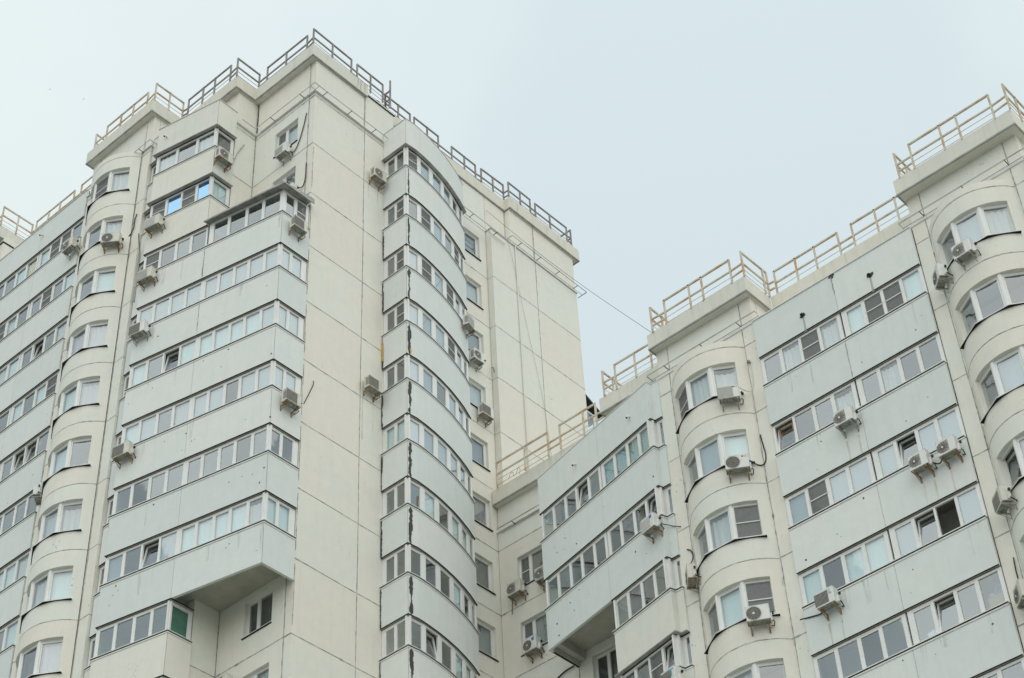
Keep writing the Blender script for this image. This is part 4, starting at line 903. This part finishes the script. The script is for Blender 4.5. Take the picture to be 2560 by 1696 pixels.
cable('black hose curving up the left tower bay from its fan unit', [(-3.0,7.55,52.75+Z),(-2.68,7.5,53.1+Z),(-2.64,7.2,53.4+Z),(-2.64,7.22,54.0+Z),(-2.64,7.12,54.25+Z)], .02)
cable('dark hose on the lower right face near the balcony stack, going nowhere', [(.10,-.03,41.79+Z),(.31,-.03,42.35+Z),(.52,-.03,42.94+Z),(.48,-.04,43.04+Z)], .014)
cable('white hose looping beside the top window of the middle bay', [(6.95,-12.70,38.95+Z),(7.5,-12.80,38.95+Z),(7.55,-12.93,39.3+Z),(7.55,-12.95,39.9+Z),(7.55,-12.92,40.2+Z)], .016, HOSE)
m = MB(); m.tube([(7.60,-12.92,40.2+Z),(7.48,-12.92,40.24+Z),(7.46,-12.92,40.16+Z)], .05, 7); tag(m.build('rusty_elbow', RUSTBR), 'orange rusty elbow over the hose hole beside the top middle bay window', 'pipe elbow')
cable('black hose climbing beside the second window of the middle bay', [(6.95,-12.55,36.15+Z),(7.5,-12.70,36.05+Z),(7.55,-12.88,36.1+Z),(7.55,-12.95,36.4+Z),(7.55,-12.90,36.8+Z),(7.55,-12.86,37.25+Z)], .02)
cable('white hose up the middle bay beside the fourth window', [(6.95,-12.45,30.5+Z),(7.5,-12.55,30.75+Z),(7.55,-12.66,31.3+Z),(7.55,-12.80,31.9+Z)], .024, HOSE)
cable('black cable from the lowest flat band unit to the column on its left', [(7.2,-14.2,29.98+Z),(7.42,-14.0,29.97+Z),(7.42,-13.6,30.05+Z),(7.45,-13.2,30.16+Z)], .02)
cable('black hose above the unit on the left shoulder of the middle bay', [(7.2,-9.85,33.6+Z),(7.5,-9.86,34.1+Z),(7.52,-9.79,34.42+Z),(7.55,-9.62,34.55+Z)], .02)
cable('black hose above the lowest unit on the rightmost bay', [(7.3,-19.83,27.6+Z),(7.45,-19.84,27.9+Z),(7.5,-19.79,28.4+Z),(7.5,-19.83,28.9+Z)], .02)
cable('black hose dangling under the left unit in the inner corner', [(9.95,-.40,38.5+Z),(10.0,-.34,38.3+Z),(10.0,-.30,37.9+Z)], .014)
cable('thick black pipe under the hanging balcony in the inner corner', [(9.9,-3.02,34.75+Z),(10.04,-2.95,34.6+Z),(10.04,-2.5,34.6+Z),(10.04,-2.1,34.45+Z)], .03)
cable('bundle of black hoses down the seam left of the cream balconies', [(-3.0,6.3,52.3+Z),(-2.8,6.5,52.1+Z),(-2.53,6.72,51.9+Z),(-2.53,6.74,50.9+Z),(-2.53,6.72,49.3+Z)], .028, FLASH)
cable('black hose linking the two fan units side by side on the right band', [(7.2,-18.30,32.85+Z),(7.38,-18.5,32.72+Z),(7.3,-18.66,32.8+Z)], .022)
cable('black wires trailing right from the unit at the end of the middle stack', [(7.25,-8.95,35.75+Z),(7.42,-9.1,35.72+Z),(7.46,-9.25,35.6+Z),(7.55,-9.5,35.5+Z)], .014)
cable('short black hose from the unit by the tower window, second from the top', [(10.0,-.0,49.5+Z),(10.1,.1,49.85+Z),(10.16,.25,50.0+Z)][::-1], .016)

# ================================================================== air conditioning outdoor units
def ac_unit(label, P, a, w=.64, kind='round', case=WHITECASE, br=BRACKET, h=.50, d=.27, gap=.13, logo=None, fan_right=False):
    """P: middle of the front bottom edge; a: angle of the outward normal from -x towards -y"""
    n = (-math.cos(R_(a)), -math.sin(R_(a))); phi = math.atan2(n[0], -n[1])
    ox, oy = P[0]-n[0]*(d+gap), P[1]-n[1]*(d+gap)
    root = empty('air_conditioner', (ox, oy, P[2]), label, 'air conditioner', 'air conditioner units on the walls', rz=phi)
    def put(m, name, mat):
        c = [(min(v[i] for v in m.v)+max(v[i] for v in m.v))/2 for i in range(3)]
        me_o = m.build(name, mat, None); me_o.parent = root; me_o.location = c; return me_o
    yf, yb = -(d+gap), -gap; x0, x1 = -w/2, w/2
    m = MB(); b = .018
    # casing with chamfered vertical edges
    poly = [(x0+b, yf), (x1-b, yf), (x1, yf+b), (x1, yb), (x0, yb), (x0, yf+b)]
    m.prism(poly, .012, h-.008); m.prism([(x0-.004, yf-.004), (x1+.004, yf-.004), (x1+.004, yb+.004), (x0-.004, yb+.004)], h-.0075, h+.01)
    put(m, 'casing', case)
    m = MB(); m.box((x0+.01, yf+.01, -.012), (x1-.01, yb-.01, .0115)); m.box((x0+.06, yf+.02, -.03), (x0+.10, yb, -.0125)); m.box((x1-.10, yf+.02, -.03), (x1-.06, yb, -.0125)); put(m, 'base_pan', PAN)
    fx = (-w*.17)*(-1 if fan_right else 1); fz = h*.5; r = min(h*.43, w*.33)
    m = MB()
    if kind in ('round', 'dee'):
        if kind == 'dee':
            pts = [(fx+r*math.cos(t), fz+r*math.sin(t)) for t in [math.pi/2+math.pi*k/14 for k in range(15)]]+[(fx+r*1.02, fz-r), (fx+r*1.02, fz+r)]
            vs = [(p[0], yf-.003, p[1]) for p in pts]+[(p[0], yf+.002, p[1]) for p in pts]; k = len(pts)
            m.add(vs, [tuple(range(k)), tuple(range(k, 2*k))]+[(i, (i+1) % k, (i+1) % k+k, i+k) for i in range(k)])
        else: m.disc((fx, fz), r, yf-.003, yf+.002, 24)
        put(m, 'fan_grille', GRILLEG if kind == 'dee' else GRILLE)
        m = MB(); bl = MB()
        for k in range(5 if kind == 'round' else 4):
            rr_ = r*(k+1)/5.2; sg = 20
            for q in range(sg):
                t0, t1 = 2*math.pi*q/sg, 2*math.pi*(q+1)/sg
                m.add([(fx+(rr_-.004)*math.cos(t0), yf-.010, fz+(rr_-.004)*math.sin(t0)), (fx+(rr_-.004)*math.cos(t1), yf-.010, fz+(rr_-.004)*math.sin(t1)), (fx+(rr_+.004)*math.cos(t1), yf-.010, fz+(rr_+.004)*math.sin(t1)), (fx+(rr_+.004)*math.cos(t0), yf-.010, fz+(rr_+.004)*math.sin(t0))], [(0,1,2,3)])
        for q in range(12):
            t = 2*math.pi*q/12; m.bar((fx+.2*r*math.cos(t), yf-.012, fz+.2*r*math.sin(t)), (fx+r*math.cos(t), yf-.008, fz+r*math.sin(t)), .006)
        put(m, 'guard_wires', GRILLEG if kind == 'round' else GRILLE)
        m = MB(); m.disc((fx, fz), r*.17, yf-.018, yf-.012, 12); put(m, 'hub', CASE2 if kind != 'round' or logo != 'LG' else GRILLE)
        m = MB(); sg = 24
        for q in range(sg):
            t0, t1 = 2*math.pi*q/sg, 2*math.pi*(q+1)/sg
            if kind == 'round': m.add([(fx+r*math.cos(t0), yf-.001, fz+r*math.sin(t0)), (fx+r*math.cos(t1), yf-.001, fz+r*math.sin(t1)), (fx+r*1.07*math.cos(t1), yf-.012, fz+r*1.07*math.sin(t1)), (fx+r*1.07*math.cos(t0), yf-.012, fz+r*1.07*math.sin(t0))], [(0,1,2,3)])
        if m.v: put(m, 'grille_rim', case)
    else:
        gx0, gx1 = fx-r*1.15, fx+r*1.15
        m.box((gx0, yf-.002, fz-r), (gx1, yf+.004, fz+r)); put(m, 'fan_grille', GRILLE if kind == 'square' else GRILLEG)
        m = MB(); k = 11
        for q in range(k):
            x = gx0+(gx1-gx0)*(q+.5)/k
            if kind == 'slats': m.box((gx0, yf-.012, fz-r+2*r*(q+.3)/k), (gx1, yf-.0025, fz-r+2*r*(q+.62)/k))
            else: m.box((x-.009, yf-.012, fz-r), (x+.004, yf-.0025, fz+r))
        put(m, 'louvres', GRILLEG if kind == 'square' else CASE2)
    # side vents, valve cover
    m = MB()
    for q in range(9): m.box((x0-.003, yf+.05, .1+q*.038), (x0+.002, yf+.19, .118+q*.038))
    put(m, 'side_vents', GRILLE)
    m = MB(); m.prism([(x1+.001, yb-.13), (x1+.045, yb-.11), (x1+.045, yb-.02), (x1+.001, yb)], .04, .27); put(m, 'valve_cover', case)
    m = MB(); m.box((x1+.046, yb-.08, .28), (x1+.10, yb-.02, .35)); m.tube([(x1+.03, yb-.05, .10), (x1+.09, yb-.05, .02), (x1+.06, -.03, -.04), (x1-.02, -.015, .0)], .016, 6); put(m, 'hose', BLACK)
    for x in (x0+.08, x1-.08):
        m = MB(); m.box((x-.02, yf-.01, -.065), (x+.02, -.004, -.0315)); m.box((x-.02, -.035, -.24), (x+.02, -.004, -.0655))
        m.quadbar((x-.012, yf+.03, -.066), (x+.012, yf+.03, -.066), (x+.012, -.036, -.22), (x-.012, -.036, -.22), (0, .02, -.012)); put(m, 'bracket', br)
    if logo:
        if logo in ('LG', 'GREE', 'N'):
            if logo != 'N':
                cd = bpy.data.curves.new('logo', 'FONT'); cd.body = logo; cd.size = .075 if logo == 'LG' else .042; cd.extrude = .001
                cd.materials.append(GRILLE); tmp = bpy.data.objects.new('logo', cd); me = bpy.data.meshes.new_from_object(tmp); bpy.data.objects.remove(tmp)
                lo = bpy.data.objects.new('logo_lettering', me); COL.objects.link(lo); lo.parent = root; lo.rotation_euler = (R_(90), 0, 0)
                lo.location = (w*.30 if logo == 'LG' else w*.24, yf-.003, h-.10 if logo == 'LG' else h-.20)
            m = MB()
            if logo == 'LG': m.disc((w*.245, h-.075), .03, yf-.004, yf-.001, 14); put(m, 'logo_mark', plain('maroon_print', (.22, .08, .09), .6) if 'maroon_print' not in MATS else MATS['maroon_print'])
            elif logo == 'GREE':
                for q in range(12):
                    t0, t1 = R_(60+q*20), R_(80+q*20); R0 = .045; cx, cz = w*.32, h-.10
                    m.add([(cx+(R0-.010)*math.cos(t0), yf-.004, cz+(R0-.010)*math.sin(t0)), (cx+R0*math.cos(t0), yf-.004, cz+R0*math.sin(t0)), (cx+R0*math.cos(t1), yf-.004, cz+R0*math.sin(t1)), (cx+(R0-.010)*math.cos(t1), yf-.004, cz+(R0-.010)*math.sin(t1))], [(0,1,2,3)])
                put(m, 'logo_mark', BLACK)
        elif logo == 'blue': m = MB(); m.box((w*.18, yf-.004, h-.15), (w*.36, yf-.001, h-.03)); put(m, 'sticker', BLUE)
        elif logo == 'cyan': m = MB(); m.box((w*.12, yf-.004, h-.10), (w*.42, yf-.001, h-.055)); m.box((w*.22, yf-.004, h-.30), (w*.30, yf-.001, h-.11)); put(m, 'sticker', CYANP)
    return root
ZZ = lambda z: z+Z
A = ac_unit
A('unit with a round fan on the side of the topmost cream balcony', (-1.80,2.92,ZZ(54.82)), 90, .70, 'dee', br=RUSTBR)
A('small white unit hung in the top window beside the tower corner', (-.40,1.42,ZZ(55.10)), 0, .58, 'slats', CASE2)
A('white unit half hidden behind the corrugated canopy', (-.40,.88,ZZ(52.35)), 0, .58, 'square', CASE2)
A('grey-grilled unit under the blue-glazed cream balcony, topmost at the stack end', (-2.96,5.62,ZZ(52.25)), 12, .68, 'dark', WHITECASE, RUSTBR)
A('unit at the left stack end, second below the blue-glazed balcony', (-2.97,5.66,ZZ(49.47)), 12, .66, 'slats', WHITECASE, RUSTBR)
A('white-bracketed unit at the left stack end, third from the top', (-2.98,5.68,ZZ(46.73)), 12, .66, 'square', CASE2)
A('lowest unit at the left stack end, beside the column', (-2.98,5.72,ZZ(41.10)), 12, .68, 'square', WHITECASE, RUSTBR)
A('unit on rusty brackets below the insect screen of the canopied balcony', (-.76,-.45,ZZ(49.32)), 90, .62, 'square', WHITECASE, RUSTBR)
A('unit on rusty brackets at the tower corner, midway down the left stack', (-.70,-.45,ZZ(41.06)), 90, .64, 'square', WHITECASE, RUSTBR)
A('unit with a round wire guard under the second window of the left bay', (-3.39,7.58,ZZ(52.48)), 36, .72, 'round', WHITECASE, RUSTBR)
A('fan unit on the leftmost mint band, under its top row of windows', (-3.05,11.08,ZZ(54.85)), 0, .64, 'dee', WHITECASE)
A('unit seen end on between the leftmost band and the left bay', (-3.05,10.42,ZZ(41.75)), -50, .62, 'square', CASE2)
A('fan unit on the tower face left of the top of the curved stack', (3.27,-.40,ZZ(55.17)), 90, .66, 'dee', WHITECASE, RUSTBR)
A('rust-streaked unit on the tower face left of the curved stack, halfway down', (3.12,-.40,ZZ(44.08)), 90, .64, 'square', WHITECASE, RUSTBR)
A('unit at the far end of the curved stack, on an orange rusted plate', (7.72,-.98,ZZ(49.75)), 105, .60, 'slats', CASE2, RUSTBR)
A('fan unit under the narrow window right of the curved stack', (9.05,-.10,ZZ(49.45)), 90, .58, 'dee', CASE2)
A('square-grilled unit under a narrow window, lower than its fan neighbour', (9.45,-.10,ZZ(46.86)), 90, .62, 'square', CASE2, RUSTBR)
A('fan unit on the inner corner wall, left of its window', (9.70,-.66,ZZ(38.47)), 0, .62, 'dee', WHITECASE, RUSTBR)
A('fan unit in the inner corner, partly hidden by the middle balcony stack', (9.70,-1.98,ZZ(38.45)), 0, .62, 'dee', WHITECASE, RUSTBR)
A('unit with a blue sticker below the lower inner corner window', (9.70,-1.26,ZZ(35.81)), 0, .58, 'round', CASE2, RUSTBR, logo='blue')
A('unit with a blue sticker at the right end of the middle balcony stack', (6.97,-8.64,ZZ(35.53)), -12, .60, 'dark', CASE2, RUSTBR, logo='blue')
A('unit with cyan lettering at the bottom edge, beside the middle bay', (6.93,-8.80,ZZ(29.80)), -12, .62, 'square', CASE2, logo='cyan')
A('unit seen end on at the left shoulder of the middle bay', (7.10,-9.78,ZZ(32.98)), -48, .60, 'dee', WHITECASE, RUSTBR)
A('slatted unit under the top window of the middle bay', (6.76,-12.46,ZZ(38.53)), 32, .66, 'slats', CASE2, logo='LG')
A('round fan unit marked LG under the second window of the middle bay', (6.72,-12.39,ZZ(35.72)), 31, .74, 'round', CASE2, RUSTBR, logo='LG')
A('round fan unit under the fourth window of the middle bay', (6.66,-12.33,ZZ(30.20)), 29, .68, 'round', CASE2, RUSTBR)
A('fan unit on the right mint band, under the second row of windows', (7.05,-16.02,ZZ(35.55)), 0, .62, 'dee', CASE2)
A('left one of the two fan units side by side on the right mint band', (7.05,-18.03,ZZ(32.72)), 0, .58, 'dee', CASE2, RUSTBR)
A('right one of the two fan units side by side on the right mint band', (7.05,-18.95,ZZ(32.70)), 0, .58, 'dee', CASE2, RUSTBR)
A('unit with a vertical grille and an arc logo, lowest on the right mint band', (7.05,-14.32,ZZ(29.92)), 0, .60, 'square', CASE2, RUSTBR, logo='GREE')
A('fan unit under the middle of the top window of the rightmost bay', (6.45,-21.20,ZZ(38.47)), -4, .62, 'dee', CASE2)
A('fan unit turned left beside the top window of the rightmost bay', (6.95,-20.02,ZZ(38.50)), -45, .60, 'dee', CASE2)
A('unit turned left at the third window of the rightmost bay', (6.92,-20.06,ZZ(30.13)), -42, .60, 'square', WHITECASE)
A('unit cut by the right edge of the picture, low on the rightmost bay', (7.08,-19.85,ZZ(27.28)), -45, .60, 'dee', WHITECASE)
A('unit peeping up at the bottom edge under the tower corner window', (-.40,2.72,ZZ(31.60)), 0, .60, 'square', WHITECASE)

# ================================================================== birds far off over the tower
for i, (az, lab) in enumerate((((125, 224, 520), 'upper one of two tiny birds in the sky at the left'), ((209, 248, 500), 'lower one of two tiny birds in the sky at the left'))):
    u, v, dist = az; b_ = Vector(((u-1280)/4727.77, (848-v)/4727.77, -1)); d_ = (mm.to_3x3() @ b_).normalized(); p = Vector((-32.073, -36.263, GZ))+d_*dist
    root = empty('bird', p, lab, 'bird', 'birds over the tower')
    m = MB(); m.tube([(-.16,0,0),(-.05,0,.01),(.06,0,0),(.12,0,.01)], .035, 6); o = m.build('body', FLASH); o.parent = root
    for sgn in (-1, 1):
        m = MB(); m.add([(-.06,sgn*.03,0),(.05,sgn*.03,0),(.02,sgn*.20,.07),(-.06,sgn*.36,.02),(-.06,sgn*.17,.05)], [(0,1,2,4),(4,2,3)]); o = m.build('wing', FLASH); o.parent = root; o.location = (0, sgn*.19, .03)

# ================================================================== belongings seen behind the loggia glass
BEIGE = plain('beige_foam_board', (0.66, 0.50, 0.26), .8); WOODS = plain('shelf_wood', (0.45, 0.26, 0.12), .7); BAGM = plain('thin_white_bag', (0.62, 0.68, 0.72), .5, var=.25, scale=9)
z9 = J(9)-2.06
m = MB(); m.box((7.66,-19.28,z9), (7.90,-18.78,z9+.42)); m.box((7.655,-19.29,z9+.42), (7.905,-18.77,z9+.47)); tag(m.build('storage_box', BEIGE), 'beige box behind the last pane of the lowest full window row on the right', 'box')
m = MB(); st = 22
for k in range(st):
    t0, t1 = 2*math.pi*k/st, 2*math.pi*(k+1)/st
    for (r0, x0), (r1, x1) in (((.10, 7.86), (.13, 7.76)), ((.13, 7.76), (.15, 7.75)), ((.0001, 7.87), (.10, 7.86))):
        m.add([(x0,-19.13+r0*math.cos(t0),z9+.66+r0*math.sin(t0)),(x0,-19.13+r0*math.cos(t1),z9+.66+r0*math.sin(t1)),(x1,-19.13+r1*math.cos(t1),z9+.66+r1*math.sin(t1)),(x1,-19.13+r1*math.cos(t0),z9+.66+r1*math.sin(t0))], [(0,1,2,3)])
tag(m.build('basin', plain('turquoise_plastic', (.15,.48,.60), .4)), 'turquoise basin standing on the beige box behind glass', 'basin')
def bag(y, z, r, label):
    bm = bmesh.new(); bmesh.ops.create_icosphere(bm, subdivisions=3, radius=r); rr = random.Random(int(-y*10))
    for v in bm.verts:
        a = math.atan2(v.co.y, v.co.x); v.co *= 1+.10*math.sin(a*5+v.co.z*9)+.06*rr.random(); v.co.z *= 1.15
        if v.co.z > r*.6: v.co.x *= .55; v.co.y *= .55
    me = bpy.data.meshes.new('plastic_bag'); bm.to_mesh(me); bm.free(); me.materials.append(BAGM); o = bpy.data.objects.new('plastic_bag', me); COL.objects.link(o); o.location = (7.80, y, z+r*.95); tag(o, label, 'bag')
bag(-16.98, z9, .20, 'crumpled white bag behind the first pane right of the seam, lowest full row'); bag(-18.87, z9+.47, .10, 'small pale blue bag beside the turquoise basin')
z6 = J(6)-2.06; root = empty('shelf_unit', (7.75,-13.75,z6), 'wooden shelf unit behind the tilted pane at the left end of the second right band', 'shelf')
for y in (-13.98,-13.50): m = MB(); m.box((7.68,y,z6), (7.92,y+.03,z6+1.15)); m.build('upright', WOODS, root)
for k in range(4): m = MB(); m.box((7.681,-13.949,z6+.04+.34*k), (7.919,-13.501,z6+.07+.34*k)); m.build('shelf', WOODS, root)

# rust and water runs below brackets and panel edges
def run_mark_mat(name, col, a):
    m = bpy.data.materials.new(name); m.use_nodes = True; t = m.node_tree; t.nodes.clear(); L = t.links.new
    g = N(t, 'ShaderNodeNewGeometry'); mp = N(t, 'ShaderNodeMapping'); mp.inputs['Scale'].default_value = (16, 16, 1.3); L(g.outputs['Position'], mp.inputs['Vector'])
    n = N(t, 'ShaderNodeTexNoise', Scale=1.0, Detail=4.0); L(mp.outputs[0], n.inputs['Vector'])
    r = N(t, 'ShaderNodeMapRange'); r.inputs[1].default_value = .42; r.inputs[2].default_value = .75; r.inputs[3].default_value = 0; r.inputs[4].default_value = a; L(n.outputs['Fac'], r.inputs[0])
    tr = N(t, 'ShaderNodeBsdfTransparent'); d = N(t, 'ShaderNodeBsdfDiffuse'); d.inputs[0].default_value = (*col, 1); mi = N(t, 'ShaderNodeMixShader')
    L(r.outputs[0], mi.inputs[0]); L(tr.outputs[0], mi.inputs[1]); L(d.outputs[0], mi.inputs[2]); o = N(t, 'ShaderNodeOutputMaterial'); L(mi.outputs[0], o.inputs[0]); return m
RUN = run_mark_mat('rust_run', (.46, .32, .16), .5); WET = run_mark_mat('grey_run', (.40, .42, .38), .28)
def runmark(parent, P, tx, ty, w, h, mat):
    m = MB(); x, y, z = P; m.add([(x-tx*w*.5, y-ty*w*.5, z), (x+tx*w*.5, y+ty*w*.5, z), (x+tx*w*.3, y+ty*w*.3, z-h), (x-tx*w*.3, y-ty*w*.3, z-h)], [(0,1,2,3)]); m.build('run_mark', mat, parent)
for x, z, h in ((2.86, 43.75, 1.9), (3.36, 43.8, 1.3), (3.0, 54.9, .8), (3.5, 54.9, .9)): runmark(TOWER, (x, -.008, z+Z), 1, 0, .09, h, RUN)
for y, z in ((-14.1, 29.6), (-14.5, 29.6), (-17.85, 32.4), (-18.2, 32.4), (-18.75, 32.4), (-15.8, 35.2), (-16.2, 35.2)): runmark(WING, (7.443, y, z+Z), 0, 1, .08, .7, RUN)
rr = random.Random(21)
for k in range(16): 
    y = -13.6-5.6*rr.random(); n = rr.choice((5,6,7,8,9)); runmark(WING, (7.443, y, J(n)-2.17), 0, 1, rr.uniform(.05,.25), rr.uniform(.3,1.1), WET)
for k in range(16):
    u = rr.random(); p = along((-2.71,6.23), (-1.35,-.05), u); n = rr.choice((1,2,3,4,5,6)); runmark(TOWER, (p[0]-.007, p[1]-.001, J(n)-2.17), -.212, .977, rr.uniform(.05,.25), rr.uniform(.3,1.1), WET)
for k in range(14):
    x = rr.uniform(.3, 15.4); 
    if 2.8 < x < 11.8: continue
    runmark(TOWER, (x, -.09, zp1-.02), 1, 0, rr.uniform(.05,.2), .6, RUN if k % 3 == 0 else WET)
cable('small loops of black wire on the low roof edge in the inner corner', [(9.84,-.6,43.7+Z),(9.83,-.72,43.95+Z),(9.84,-.86,43.9+Z),(9.83,-.8,43.68+Z),(9.84,-1.0,43.75+Z),(9.83,-1.08,44.0+Z),(9.84,-1.2,43.85+Z),(9.84,-1.12,43.66+Z)], .007)
